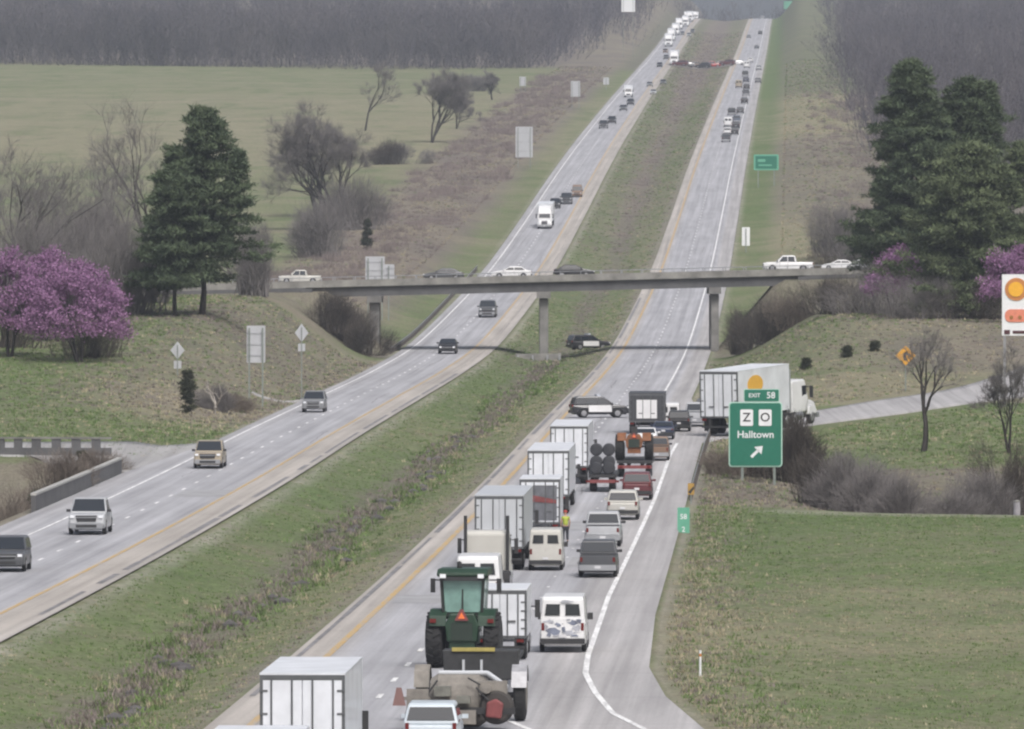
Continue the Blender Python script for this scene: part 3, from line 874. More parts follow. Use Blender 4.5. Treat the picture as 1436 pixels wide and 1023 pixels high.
def prisms(P0, P1, R0, R1):
    """three-sided tapered branches"""
    d = P1 - P0; d = d / np.maximum(np.linalg.norm(d, axis=1), 1e-6)[:, None]
    a = np.cross(d, np.where(np.abs(d[:, 2:3]) < .9, np.array([[0, 0, 1.]]), np.array([[1., 0, 0]]))); a /= np.linalg.norm(a, axis=1)[:, None]
    b = np.cross(d, a); n = len(P0)
    co = np.zeros((n, 6, 3))
    for k in range(3):
        c = a*math.cos(2.094*k) + b*math.sin(2.094*k)
        co[:, k] = P0 + c*R0[:, None]; co[:, 3+k] = P1 + c*R1[:, None]
    i = np.arange(n)[:, None]*6
    q = np.concatenate([i + np.array([[k, (k+1) % 3, 3+(k+1) % 3, 3+k]]) for k in range(3)], 0)
    return co.reshape(-1, 3), q


def branching(rng, h, levels=5, spread=.55, trunks=1, lean=.06, r0=None, split=(3, 3), start=.28, up=.12, crook=.12, decay=.72, base_w=.0):
    """grow a bare tree; returns a list of (p0, p1, r0, r1, level)"""
    out = []
    r0 = r0 or h*.018
    def grow(p, d, L, r, lev):
        n = 3 if lev < 2 else 2
        pts = [p]; dd = d.copy()
        for i in range(n):
            dd = dd + rng.normal(size=3)*crook; dd[2] += up*.3; dd /= np.linalg.norm(dd)
            q = pts[-1] + dd*L/n; ra = r*(1-.42*i/n); rb = r*(1-.42*(i+1)/n)
            out.append((pts[-1], q, ra, rb, lev)); pts.append(q)
        if lev >= levels: return
        k = rng.integers(split[0], split[1]+1)
        if lev >= 2: k = max(2, k)
        az0 = rng.uniform(0, 6.28)
        for j in range(k):
            t = rng.uniform(.35, 1.0) if j < k-1 else 1.0
            if lev == 0 and j < k-1: t = rng.uniform(max(start, .45), 1.0)
            i = min(n-1, int(t*n)); p2 = pts[i] + (pts[i+1]-pts[i])*(t*n-i)
            az = az0 + 2.4*j + rng.normal()*.4; sp = spread*rng.uniform(.6, 1.35) if (j < k-1 or lev > 0) else spread*.25
            a = np.cross(dd, [0.01, .02, 1.]); 
            if np.linalg.norm(a) < 1e-3: a = np.array([1., 0, 0])
            a /= np.linalg.norm(a); b = np.cross(dd, a)
            nd = dd*math.cos(sp) + (a*math.cos(az)+b*math.sin(az))*math.sin(sp); nd[2] += up; nd /= np.linalg.norm(nd)
            grow(p2, nd, L*decay*rng.uniform(.75, 1.1), r*.56*rng.uniform(.8, 1.1), lev+1)
    Ls = h*.36
    for t in range(trunks):
        a = rng.uniform(0, 6.28) + t*6.28/trunks; l = lean if trunks == 1 else spread*.55
        d = np.array([math.cos(a)*l, math.sin(a)*l, 1.]); d /= np.linalg.norm(d)
        grow(np.array([math.cos(a)*base_w, math.sin(a)*base_w, -.3]), d, Ls*rng.uniform(.85, 1.1), r0, 0)
    top = max(o[1][2] for o in out); k = h/top
    return [(a*k, b*k, r1, r2, l) for a, b, r1, r2, l in out]


def seg_arrays(S, sel, rmin=0.0):
    S = [s for s in S if sel(s[4])]
    P0 = np.array([s[0] for s in S]); P1 = np.array([s[1] for s in S])
    return P0, P1, np.maximum(np.array([s[2] for s in S]), rmin), np.maximum(np.array([s[3] for s in S]), rmin*.7)


BARK = mat('grey_bark', (.060, .054, .052), .95, var=.3, scale=1.5, spec=.1)
TWIG = mat('dusky_twigs', (.185, .172, .170), .95, var=.25, scale=.6, spec=.1)
TWIGB = mat('brown_twigs', (.195, .165, .142), .95, var=.3, scale=.6, spec=.1)


TWIGD = mat('dark_twigs', (.085, .074, .066), .95, var=.3, scale=.6, spec=.1)


def leafy(name, c1, c2, sc=.35, rough=.8, trans=0.0):
    m, nt, bs, new, ln = nodes(name)
    at = new('ShaderNodeAttribute'); at.attribute_name = 'tint'
    tc = new('ShaderNodeTexCoord'); n = noise(nt, tc.outputs['Object'], sc, 4, .6)
    f = mathn(nt, 'ADD', mathn(nt, 'MULTIPLY', at.outputs['Fac'], .6), mathn(nt, 'MULTIPLY', maprange(nt, n, .35, .65, 0, 1), .4))
    ln(mixc(nt, f, c1, c2), bs.inputs['Base Color']); bs.inputs['Roughness'].default_value = rough; bs.inputs['Specular IOR Level'].default_value = .2
    return m


def blades(C, D, L, Wd, rng, tint, name, droop=0):
    """one bent leaf or needle-spray triangle per centre: C centre, D direction, L length, Wd width"""
    n = len(C)
    s = np.cross(D, rnd_unit(n, rng)); s /= np.maximum(np.linalg.norm(s, axis=1), 1e-6)[:, None]
    co = np.stack([C - s*Wd[:, None]*.5, C + s*Wd[:, None]*.5, C + D*L[:, None]], 1).reshape(-1, 3)
    me = np_mesh(name, co, np.arange(3*n).reshape(-1, 3), 3)
    vcol(me, 'tint', np.repeat(np.repeat(tint[:, None], 3, 0), 3, 1))
    return me


def bare_tree(X, Y, h, label, seed, name='bare_tree', trunks=1, spread=.55, levels=5, split=(3, 3), r0=None, group=None, tw=TWIG, rmin=.014, z=None, w=1.0, cat='tree', extra=3, **k):
    rng = np.random.default_rng(seed)
    z = float(ground(X, Y)) if z is None else z
    S = branching(rng, h, levels, spread, trunks, r0=r0, split=split, **k)
    e = empty(name, (X, Y, z), (0, 0, rng.uniform(0, 6.28)), label, cat, group)
    if w != 1: e.scale = (w, w, 1)
    co, q = prisms(*seg_arrays(S, lambda l: l <= 2)); link('trunk', np_mesh('trunk', co, q, 4), BARK, e)
    P0, P1, a, b = seg_arrays(S, lambda l: l > 2, rmin)
    # fine spray on the outermost twigs
    T0, T1, _, _ = seg_arrays(S, lambda l: l == levels)
    n = len(T0)*extra; i = rng.integers(0, len(T0), n); t = rng.uniform(0, 1, (n, 1))
    c = T0[i] + (T1[i]-T0[i])*t; d = (T1[i]-T0[i]); d /= np.linalg.norm(d, axis=1)[:, None]; d = d*.7 + rnd_unit(n, rng)*.8 + np.array([0, 0, .35]); d /= np.linalg.norm(d, axis=1)[:, None]
    P0 = np.concatenate([P0, c]); P1 = np.concatenate([P1, c + d*rng.uniform(.4, 1.1, (n, 1))*h/14]); a = np.concatenate([a, np.full(n, rmin*.8)]); b = np.concatenate([b, np.full(n, rmin*.5)])
    co, q = prisms(P0, P1, a, b); link('crown', np_mesh('crown', co, q, 4), tw, e)
    return e


def bush(X, Y, h, w, label, seed, n=420, tw=TWIGB, group=None, name='bare_bush', rmin=.014, z=None, dens=3, cat='bush'):
    """a leafless many-stemmed shrub: crooked stems filling an uneven dome, hazed with fine twigs"""
    rng = np.random.default_rng(seed); z = float(ground(X, Y)) if z is None else z
    e = empty(name, (X, Y, z), label=label, cat=cat, group=group)
    # the dome is several overlapping lumps of unequal height
    nl = 6; lc = np.stack([rng.normal(size=nl)*w*.30, rng.normal(size=nl)*w*.22, rng.uniform(.35, .62, nl)*h], 1); lc[0] = (0, 0, h*.58); lc[3:, 2] *= .6
    lr = np.stack([rng.uniform(.24, .42, nl)*w, rng.uniform(.24, .42, nl)*w, np.zeros(nl)], 1); lr[:, 2] = np.minimum(h - lc[:, 2], rng.uniform(.28, .44, nl)*h)
    m_ = n*4; i = rng.integers(0, nl, m_); v = rnd_unit(m_, rng)*(rng.uniform(0, 1, (m_, 1))**.42)
    c = lc[i] + v*lr[i]; c = c[c[:, 2] > h*.06]
    out = (c - np.array([0, 0, h*.1])); out /= np.linalg.norm(out, axis=1)[:, None]
    d = out*.8 + rnd_unit(len(c), rng)*.75 + np.array([0, 0, .45]); d /= np.linalg.norm(d, axis=1)[:, None]
    L = rng.uniform(.06, .30, (len(c), 1))**1.0*min(h, w*1.2)*np.where(rng.uniform(size=(len(c), 1)) < .06, 1.6, 1)
    k = n//5; t = c[rng.integers(0, len(c), k)]; b0 = np.stack([t[:, 0]*.75 + rng.normal(size=k)*w*.06, t[:, 1]*.75 + rng.normal(size=k)*w*.05, np.full(k, -.15)], 1)
    mid = b0*.45 + t*.55 + rng.normal(size=(k, 3))*w*.05
    P0 = np.concatenate([b0, mid, c]); P1 = np.concatenate([mid, t, c + d*L])
    A = np.concatenate([np.full(k, .040*h/4), np.full(k, .026*h/4), np.full(len(c), rmin)]); B = np.concatenate([np.full(k, .026*h/4), np.full(k, .012*h/4), np.full(len(c), rmin*.4)])
    co, q = prisms(P0, P1, A, B)
    link('stems', np_mesh('stems', co, q, 4), tw, e)
    return e


PINE = leafy('pine_needles', (.032, .049, .031), (.112, .146, .078), .5)
OLIVE = leafy('olive_needles', (.050, .070, .036), (.145, .176, .092), .5)
CEDAR = leafy('cedar_needles', (.020, .026, .017), (.068, .072, .044), 1.0)


def evergreen(X, Y, h, rad, label, seed, name='pine_tree', m=PINE, base=.14, limbs=150, per=7, nl=42, tip=.35, shape=.75, lobes=(), z=None, trunk_r=None, blade=(.55, .15), xs=1.0, group=None):
    rng = np.random.default_rng(seed); z = float(ground(X, Y)) if z is None else z
    e = empty(name, (X, Y, z), label=label, cat='tree', group=group)
    tr = trunk_r or h*.017
    P0 = [np.array([0, 0, -.5])]; P1 = []; A = [tr*1.25]; B = []
    n = 8; p = P0[0]
    for i in range(n):
        q = np.array([rng.normal()*.12, rng.normal()*.12, h*.97*(i+1)/n]); P1.append(q); B.append(tr*(1-.9*(i+1)/n)); 
        if i < n-1: P0.append(q); A.append(B[-1])
    C, D, L, Wd, T = [], [], [], [], []
    for i in range(limbs):
        t = rng.uniform(base, 1.0)**.92
        prof = ((1-t)/(1-base))**shape*(1-tip*.35) + .04
        if t < base+.12: prof *= .72 + .28*(t-base)/.12
        az = rng.uniform(0, 6.283)
        rr = rad*prof*rng.uniform(.62, 1.12)*(1 + .16*math.sin(az*2+seed) + .12*math.sin(az*3+seed*2+t*9))
        p0 = np.array([0, 0, h*t - rr*.10]); drp = rng.uniform(-.02, .22)
        d = np.array([math.cos(az)*xs, math.sin(az), 0.])
        p1 = p0 + d*rr*.55 + np.array([0, 0, rr*drp*.6]); p2 = p0 + d*rr + np.array([0, 0, rr*(drp*.6+.04)])
        P0 += [p0, p1]; P1 += [p1, p2]; A += [tr*.28*(1.1-t), tr*.16*(1.1-t)]; B += [tr*.16*(1.1-t), .012]
        lt = rng.uniform(0, 1)
        for k in range(per):
            s = rng.uniform(.22, 1.05)
            c = (p0 + (p1-p0)*s/.55) if s < .55 else p1 + (p2-p1)*(s-.55)/.45
            c = c + rng.normal(size=3)*np.array([.32, .32, .13])*rad*.13
            m_ = nl
            cc = c + rng.normal(size=(m_, 3))*np.array([.40, .40, .17])*(.35+rad*.055)
            dd = rnd_unit(m_, rng)*.9 + d*.55 + np.array([0, 0, .22]); dd /= np.linalg.norm(dd, axis=1)[:, None]
            C.append(cc); D.append(dd); L.append(rng.uniform(.55, 1.25, m_)*blade[0]); Wd.append(rng.uniform(.7, 1.3, m_)*blade[1])
            T.append(np.clip(lt*.55 + rng.uniform(0, .35) + rng.normal(size=m_)*.13 + .1, 0, 1))
    # side leaders
    for (dx, dy, zt, zb_, r2) in lobes:
        for i in range(46):
            t = rng.uniform(0, 1); az = rng.uniform(0, 6.283); rr = r2*(1-t)**.7*rng.uniform(.5, 1.1)
            c0 = np.array([dx, dy, zb_ + (zt-zb_)*t]) + np.array([math.cos(az), math.sin(az), 0])*rr
            m_ = nl*2; cc = c0 + rng.normal(size=(m_, 3))*np.array([.4, .4, .22])*(.35+rad*.05)
            dd = rnd_unit(m_, rng)*.9 + np.array([math.cos(az)*.5, math.sin(az)*.5, .3]); dd /= np.linalg.norm(dd, axis=1)[:, None]
            C.append(cc); D.append(dd); L.append(rng.uniform(.55, 1.25, m_)*blade[0]); Wd.append(rng.uniform(.7, 1.3, m_)*blade[1]); T.append(np.clip(rng.uniform(0, .9) + rng.normal(size=m_)*.13, 0, 1))
        P0.append(np.array([0, 0, zb_*.8])); P1.append(np.array([dx, dy, zt-.5])); A.append(tr*.35); B.append(.03)
    co, q = prisms(np.array(P0), np.array(P1), np.array(A), np.array(B)); link('trunk', np_mesh('trunk', co, q, 4), BARK, e)
    link('crown', blades(np.concatenate(C), np.concatenate(D), np.concatenate(L), np.concatenate(Wd), rng, np.concatenate(T), 'crown'), m, e)
    return e


BLOOM = leafy('redbud_blossom', (.165, .082, .165), (.385, .210, .378), .6)


def redbud(X, Y, h, rad, label, seed, n=22000, group='flowering redbuds', lo=.32, z=None):
    rng = np.random.default_rng(seed); z = float(ground(X, Y)) if z is None else z
    e = empty('redbud_tree', (X, Y, z), label=label, cat='tree', group=group)
    S = branching(rng, h*.92, 5, .5, 4, r0=h*.016, split=(3, 3), base_w=.3)
    P0, P1, a, b = seg_arrays(S, lambda l: l <= 2); k = rad*.85/max(np.abs(np.concatenate([s[1][:2] for s in S])).max(), .1)
    sc = np.array([k, k, 1])
    co, q = prisms(P0*sc, P1*sc, a, b); link('trunk', np_mesh('trunk', co, q, 4), BARK, e)
    P0, P1, a, b = seg_arrays(S, lambda l: l > 2, .014); P0 = P0*sc; P1 = P1*sc
    co, q = prisms(P0, P1, a, b); link('twigs', np_mesh('twigs', co, q, 4), TWIG, e)
    # blossom in clumps along a domed, broken crown
    nc = n//60
    v = rnd_unit(nc, rng); v[:, 2] = np.abs(v[:, 2])*1.0 - .25*rng.uniform(0, 1, nc); r = rng.uniform(.45, 1.0, nc)**.5
    cc = v*r[:, None]*np.array([rad, rad, h*(1-lo)*.97]) + np.array([0, 0, h*lo])
    cc += rng.normal(size=cc.shape)*.16
    keep = (wob(cc[:, 0]*1.0, cc[:, 1] + cc[:, 2]*1.3, .9, seed) > -.50) & (cc[:, 2] > h*lo*.75)
    cc = cc[keep]; m_ = 60
    C = (cc[:, None, :] + rng.normal(size=(len(cc), m_, 3))*np.array([.36, .36, .26])).reshape(-1, 3)
    D = rnd_unit(len(C), rng); D[:, 2] += .3; D /= np.linalg.norm(D, axis=1)[:, None]
    T = np.clip(np.repeat(rng.uniform(.05, .8, len(cc)), m_) + rng.normal(size=len(C))*.15, 0, 1)
    link('crown', blades(C, D, rng.uniform(.12, .28, len(C)), rng.uniform(.10, .20, len(C)), rng, T, 'crown'), BLOOM, e)
    return e


PX = lambda px, Y: (px-CX)*Y/F
# the two tall pines on the left
evergreen(PX(283, 866), 866, 20.6, 7.4, 'tall dark pine left of the bridge, its top the highest on that side', 3, limbs=190, per=8, lobes=((3.6, -1, 16.6, 11, 1.7), (1.2, 0, 19.8, 15, 1.4)), shape=.62, base=.15)
evergreen(PX(246, 862), 862, 15.0, 6.2, 'shorter pine leaning on the left side of the tallest left hand pine', 5, limbs=140, per=8, shape=.6, base=.17)
# evergreens on the right
evergreen(PX(1277, 935), 935, 27.3, 9.4, 'tallest evergreen right of the bridge with a pointed top', 11, limbs=290, per=9, shape=.66, base=.10, lobes=((-.6, 0, 26.8, 20, .9), (3.2, 0, 22.0, 16, 1.6)))
evergreen(PX(1358, 940), 940, 25.4, 9.0, 'broad dark evergreen with two tips behind the olive green one', 12, limbs=270, per=9, shape=.58, base=.10, lobes=((2.4, 0, 25.0, 19, .9), (-2.4, 0, 22.5, 16, 1.3)))
evergreen(PX(1362, 905), 905, 18.2, 9.6, 'olive green rounded evergreen in front of the darker ones on the right', 13, m=OLIVE, limbs=230, per=9, shape=.40, base=.06)
evergreen(PX(1437, 912), 912, 18.6, 6.5, 'dark olive evergreen cut by the right edge of the view', 14, m=OLIVE, limbs=120, per=8, shape=.45, base=.06)
evergreen(PX(1208, 1035), 1035, 8.5, 3.0, 'low dark evergreen beside the white pickup on the bridge road', 15, m=PINE, limbs=70, shape=.6, base=.05, name='young_evergreen')
evergreen(PX(1238, 1030), 1030, 14.0, 4.6, 'mid sized dark evergreen below the tallest right hand evergreen', 16, m=PINE, limbs=80, shape=.55, base=.05, name='young_evergreen')
# small cedars
evergreen(PX(263, 728), 728, 3.6, .85, 'small dark pointed cedar on the bank beside the pale diamond sign', 21, m=CEDAR, limbs=60, per=4, nl=26, base=.03, name='cedar', blade=(.26, .08), z=float(ground(PX(263, 728), 728)))
evergreen(PX(52, 590), 590, 3.4, .95, 'dark pointed cedar in the ravine left of the concrete parapet', 22, m=CEDAR, limbs=60, per=4, nl=26, base=.03, name='cedar', blade=(.26, .08))
evergreen(PX(115, 620), 620, 2.6, .8, 'small cedar at the far end of the pierced railing', 23, m=CEDAR, limbs=50, per=4, nl=26, base=.03, name='cedar', blade=(.26, .08))
evergreen(PX(515, 1330), 1330, 4.8, 1.2, 'lone dark cedar in the scrub behind the bridge', 24, m=CEDAR, limbs=60, per=4, nl=26, base=.03, name='cedar', blade=(.34, .11))
bush(PX(1118, 604), 604, 5.0, 3.6, 'tall dark overgrown bush just right of the green exit sign', 25, n=1100, tw=TWIGD, rmin=.013)
# redbuds
redbud(PX(14, 786), 786, 10.4, 4.1, 'purple redbud cut by the left edge of the view', 31)
redbud(PX(112, 778), 778, 9.9, 4.6, 'full round purple redbud right of the one at the left edge', 32)
redbud(PX(62, 812), 812, 9.6, 3.6, 'redbud standing back between the two at the left edge', 33, n=18000)
redbud(PX(1254, 915), 915, 7.6, 3.0, 'small purple redbud below the tallest right hand evergreen', 34, n=15000, lo=.42)
redbud(PX(1418, 886), 886, 8.3, 3.2, 'purple redbud behind the white pole sign', 35, n=15000, lo=.40)
# bare trees
bare_tree(PX(20, 905), 905, 17.5, 'bare tree with crooked limbs rising behind the left redbuds', 41, trunks=2, spread=.5)
bare_tree(PX(66, 930), 930, 14.5, 'thin bare tree behind the round redbud', 42, spread=.5)
bare_tree(PX(128, 925), 925, 13.5, 'pale bare tree between the round redbud and the pines', 43, spread=.5)
bare_tree(PX(212, 960), 960, 22.0, 'tall pale bare tree behind the left side of the pines', 44, spread=.48, levels=5)
bare_tree(PX(165, 940), 940, 16, 'bare leaning tree left of the tall pale one', 45, spread=.55)
bare_tree(PX(-20, 880), 880, 16, 'bare tree half outside the left edge', 46, spread=.5)
bare_tree(PX(345, 1010), 1010, 9.5, 'low grey bare tree right of the pines by the bridge end', 47, spread=.6, trunks=2)
bare_tree(PX(512, 2060), 2060, 17.0, 'lone bare tree with a forked trunk in the far green field', 48, spread=.5, rmin=.022, r0=.30, extra=4)
bare_tree(PX(606, 1960), 1960, 17.5, 'dense many stemmed bare tree in the far field', 49, spread=.5, trunks=4, rmin=.018, extra=8)
bare_tree(PX(640, 2080), 2080, 10.5, 'low bare tree right of the dense one in the far field', 50, spread=.6, trunks=3, rmin=.02, extra=5)
bare_tree(PX(1294, 646), 646, 9.6, 'black forked bare tree standing alone on the near right grass', 51, spread=.50, r0=.30, extra=2, lean=.02)
bare_tree(PX(1416, 640), 640, 8.0, 'pale bare tree in front of the white pole sign', 52, spread=.45, trunks=2)
bare_tree(PX(470, 1420), 1420, 21.0, 'wide grey bare tree at the edge of the scrub left of the bridge', 53, spread=.55, trunks=4, rmin=.014, extra=9)
bare_tree(PX(447, 1490), 1490, 18.0, 'greyish bare tree left of the wide one by the scrub', 54, spread=.55, trunks=3, rmin=.014, extra=9)
bare_tree(PX(690, 2400), 2400, 8.5, 'small grey bare tree at the far end of the green field', 55, spread=.6, trunks=3, rmin=.02, extra=5)
bare_tree(PX(1185, 1010), 1010, 5.5, 'grey bare sapling behind the parked white car', 56, spread=.6, trunks=3)
# thicket behind the redbuds and round the bridge ends
for i, (px, Y, h, w_, lb) in enumerate((
        (28, 872, 10.5, 8, 'grey bare thicket behind the redbud at the left edge'), (95, 880, 9.5, 8, 'grey bare thicket behind the round redbud'),
        (150, 868, 9.0, 7, 'grey bare thicket left of the shorter pine'), (190, 905, 8.5, 7, 'bare thicket behind the shorter pine'),
        (355, 960, 8.0, 5, 'pale bare thicket just right of the tall pine'), (60, 925, 12, 9, 'tall grey thicket far behind the left redbuds'), (130, 915, 11.5, 9, 'tall grey thicket left of the pale bare tree'),
        (8, 800, 5, 5, 'dark low bush under the redbud at the left edge'), (118, 785, 4.2, 5, 'dark low bush under the round redbud'),
        (460, 972, 4.6, 4.6, 'dark brown bush on the left bridge slope, nearest the open bank'), (488, 975, 4.8, 4.6, 'dark brown bush on the left bridge slope, middle one'), (508, 970, 4.3, 3.8, 'dark brown bush beside the left pier of the bridge'),
        (1042, 965, 4.8, 3.5, 'dark bush beside the right pier of the bridge'), (1072, 960, 5.0, 4.5, 'dark bush under the right end of the bridge'), (1105, 958, 4.4, 4.5, 'brown bush below the white pickup on the bridge road'),
        (1180, 930, 4.6, 6, 'grey purple thicket under the low dark evergreen'), (1225, 925, 5.0, 7, 'grey purple thicket below the small redbud'), (1290, 900, 4.6, 7, 'grey thicket below the olive evergreen'), (1380, 900, 4.6, 6, 'dark thicket left of the white pole sign'),
        (1143, 578, 3.9, 3.0, 'brown bare bush right of the tall dark bush by the exit sign'), (1180, 575, 4.4, 4.4, 'grey bare bush in the creek bed, second from the exit sign'), (1222, 570, 4.0, 4.2, 'grey bare bush in the creek bed, in the middle of the row'), (1262, 566, 3.0, 4.0, 'low grey bare bush in the creek bed left of the black tree'),
        (1330, 563, 2.2, 4.0, 'low sparse bush in the creek bed right of the black tree'), (1385, 570, 3.6, 4.0, 'grey bare bush near the right end of the creek bed'), (1428, 575, 5.6, 3.0, 'tall dark bush at the right edge above the field'),
        (1075, 612, 3.2, 3.4, 'brown bush behind the posts of the green exit sign'), (1030, 606, 2.2, 2.6, 'low brown bush between guard rail and exit sign'),
        (20, 560, 3.2, 4.4, 'brown bush in the ravine at the left edge'), (95, 578, 3.0, 3.6, 'brown bush in the ravine behind the parapet'), (140, 612, 2.4, 3.0, 'brown bush at the far end of the parapet'), (60, 605, 2.4, 4, 'brown bush under the pierced railing'),
        (305, 745, 2.2, 2.6, 'tangled pale bush on the bank below the small cedar'), (330, 752, 1.6, 2.6, 'low brown bush left of the tall blank sign'),
        (545, 1800, 5.0, 9, 'dark flat topped thicket below the lone field tree'), (560, 1800, 4.0, 7, 'grey purple bush at the top of the scrub'), (660, 2500, 5, 7, 'small bush at the right end of the far field'), (455, 1300, 9.0, 9, 'olive grey thicket on the field edge behind the bridge'), (505, 1420, 9.0, 9, 'purple grey thicket right of the olive one'),
        (1185, 1300, 8, 8, 'purple grey thicket on the right behind the bridge road'), (1165, 1180, 4, 5, 'dark bush left of the purple grey thicket'))):
    bush(PX(px, Y), Y, h, w_, lb, 100+i, n=1300 if h > 6 else 800, tw=TWIGD if 'dark' in lb else TWIGB if 'brown' in lb else TWIG, rmin=.011*max(1, Y/800))

# ------------------------------------------------------------------ the far woods: one mass, hundreds of leafless trunks deep
def woods(name, label, pts, seed, hs, colour, tw=.05):
    rng = np.random.default_rng(seed)
    protos = []
    for k in range(7):
        S = branching(rng, 1.0, 4, .46, 1, r0=.014, split=(3, 3), up=.2)
        P0, P1, a, b = seg_arrays(S, lambda l: True)
        n = 160; i = rng.integers(len(P0)*2//3, len(P0), n); d = rnd_unit(n, rng)*.7 + np.array([0, 0, .7])
        P0 = np.concatenate([P0, P1[i]]); P1 = np.concatenate([P1, P1[i] + d*rng.uniform(.03, .085, (n, 1))]); a = np.concatenate([a, np.full(n, .001)]); b = a
        protos.append((P0, P1, np.maximum(a, 0)))
    co, tri, k = [], [], 0; tint = []
    for (X, Y) in pts:
        P0, P1, a = protos[rng.integers(7)]
        h = rng.uniform(*hs); an = rng.uniform(0, 6.28); c, s = math.cos(an), math.sin(an); wz = rng.uniform(.85, 1.25)
        M = np.array([[c*wz, -s*wz, 0], [s*wz, c*wz, 0], [0, 0, 1]])*h
        o = np.array([X, Y, float(ground(X, Y))-.3])
        A = P0@M.T + o; B = P1@M.T + o
        d = B-A; sd = np.stack([np.full(len(d), 1.), rng.normal(size=len(d))*.7, rng.normal(size=len(d))*.3], 1); sd -= d*(np.sum(sd*d, 1)/np.maximum(np.sum(d*d, 1), 1e-9))[:, None]; sd /= np.linalg.norm(sd, axis=1)[:, None]
        w = np.maximum(a*h, tw*.5)[:, None]
        V = np.stack([A-sd*w, A+sd*w, B], 1).reshape(-1, 3); co.append(V); tint.append(np.full(len(V), rng.uniform(0, 1)))
    co = np.concatenate(co); me = np_mesh(name, co, np.arange(len(co)).reshape(-1, 3), 3)
    t = np.concatenate(tint); vcol(me, 'tint', np.stack([t, t, t], 1))
    o = link(name, me, colour); tag(o, label, 'woods', kind='stuff'); return o


WOODC = leafy('leafless_wood', (.034, .033, .048), (.138, .126, .134), .02)
rng = np.random.default_rng(77)
pts = []
while len(pts) < 1500:
    Y = 2930 + 1500*rng.uniform(0, 1)**1.9; px = rng.uniform(-40, 1000); X = PX(px, Y)
    el = float(xy(Y) - MED(Y) - WL(Y))
    if X > el - 9 - 22*smooth(3500, 2950, Y): continue
    if Y < 2985 and px > 430 and px < 720 and rng.uniform() < .3: continue
    pts.append((X, Y))
pts += [(PX(p_, y_), y_) for p_, y_ in zip(rng.uniform(-40, 860, 420), 2888 + 34*np.sin(rng.uniform(0, 6.3, 420))**2 + rng.uniform(0, 50, 420)) if PX(p_, y_) < float(xy(y_) - MED(y_) - WL(y_)) - 34]
woods('leafless_woods', 'grey leafless woods along the far side of the green field', pts, 201, (14, 22), WOODC, .11)
pts = []
while len(pts) < 1300:
    Y = 1450 + 2900*rng.uniform(0, 1)**.85; px = rng.uniform(1120, 1480); X = PX(px, Y)
    er = float(xy(Y) + WR(Y))
    if X < er + 27 + 8*smooth(2000, 1500, Y) + 3*math.sin(Y/60): continue
    pts.append((X, Y))
woods('leafless_woods', 'grey leafless woods covering the right hillside behind the evergreens', pts, 202, (12, 20), WOODC, .08)
pts = []
for _ in range(420):
    Y = rng.uniform(4850, 6100); px = rng.uniform(850, 1460); pts.append((PX(px, Y), Y))
for _ in range(130):
    Y = rng.uniform(4300, 5200); X = float(xy(Y)) + 10 + rng.uniform(28, 140); pts.append((X, Y))
woods('leafless_woods', 'bluish leafless woods on the skyline where the road ends', pts, 203, (13, 20), WOODC, .13)


# ------------------------------------------------------------------ grass tufts and dead stalks: real relief on the turf
def tufts(name, label, X, Y, rng, size, nb, v=.35, w=.028):
    u_ = X - xy(Y); k_ = ((u_ < -MED(Y)-WL(Y)-.5) | (u_ > WR(Y)+.5) | ((u_ > -MED(Y)+.3) & (u_ < -1.9))) & ((np.abs(Y-YB) > 6) | (np.abs(X-5) < 26))
    X, Y = X[k_], Y[k_]
    n = len(X); Z = ground(X, Y)
    cov = land_cover(X, Y)
    n = len(X); C = np.repeat(np.stack([X, Y, Z-.02], 1), nb, 0); m_ = len(C)
    hh = np.repeat(rng.uniform(.5, 1.2, n)*size, nb)*rng.uniform(.6, 1.1, m_)
    C[:, :2] += rng.normal(size=(m_, 2))*np.repeat(rng.uniform(.05, .20, n), nb)[:, None]*(1+size)
    D = np.stack([rng.normal(size=m_)*.45, rng.normal(size=m_)*.45, np.ones(m_)], 1); D /= np.linalg.norm(D, axis=1)[:, None]
    r = rng.uniform(0, 1, n); g = cov[:, 0]*1.1; t_ = cov[:, 1]
    kind = np.where(r < g/(cov[:, :3].sum(1)+1e-6), 0, np.where(r < (g+t_)/(cov[:, :3].sum(1)+1e-6), 1, 2))
    pal = np.array([GREEN, TAN, BROWN]); col = np.repeat(pal[kind]*1.22*rng.uniform(1-v, 1+v, (n, 1)), nb, 0)*rng.uniform(.85, 1.15, (m_, 1))
    s = np.cross(D, rnd_unit(m_, rng)); s /= np.linalg.norm(s, axis=1)[:, None]
    W = w*(1+size)*np.repeat(np.maximum(1, Y/500), nb)[:, None]
    co = np.stack([C-s*W, C+s*W, C+D*hh[:, None]], 1).reshape(-1, 3)
    me = np_mesh(name, co, np.arange(3*m_).reshape(-1, 3), 3); vcol(me, 'tint', np.repeat(col, 3, 0))
    o = link(name, me, TUFT); tag(o, label, 'grass', kind='stuff'); return o


TUFT, nt, bs, new, ln = nodes('grass_blades')
at = new('ShaderNodeAttribute'); at.attribute_name = 'tint'; ln(at.outputs['Color'], bs.inputs['Base Color']); bs.inputs['Roughness'].default_value = .9; bs.inputs['Specular IOR Level'].default_value = .15
rng = np.random.default_rng(5)
# median
n = 15000; Y = 300 + 900*rng.uniform(0, 1, n)**1.35; u = rng.uniform(-14.6, -2.0, n); X = u + xy(Y)
tufts('grass', 'patchy green and tan grass in the median', X, Y, rng, .14, 6, v=.16)
# rocks and dark weeds along the median ditch
n = 4200; Y = 300 + 700*rng.uniform(0, 1, n)**1.2; u = -7.6 + rng.normal(size=n)*1.0 + .7*np.sin(Y/23); X = u + xy(Y)
tufts('weeds', 'grey dead weeds along the median ditch', X, Y, rng, .42, 9)
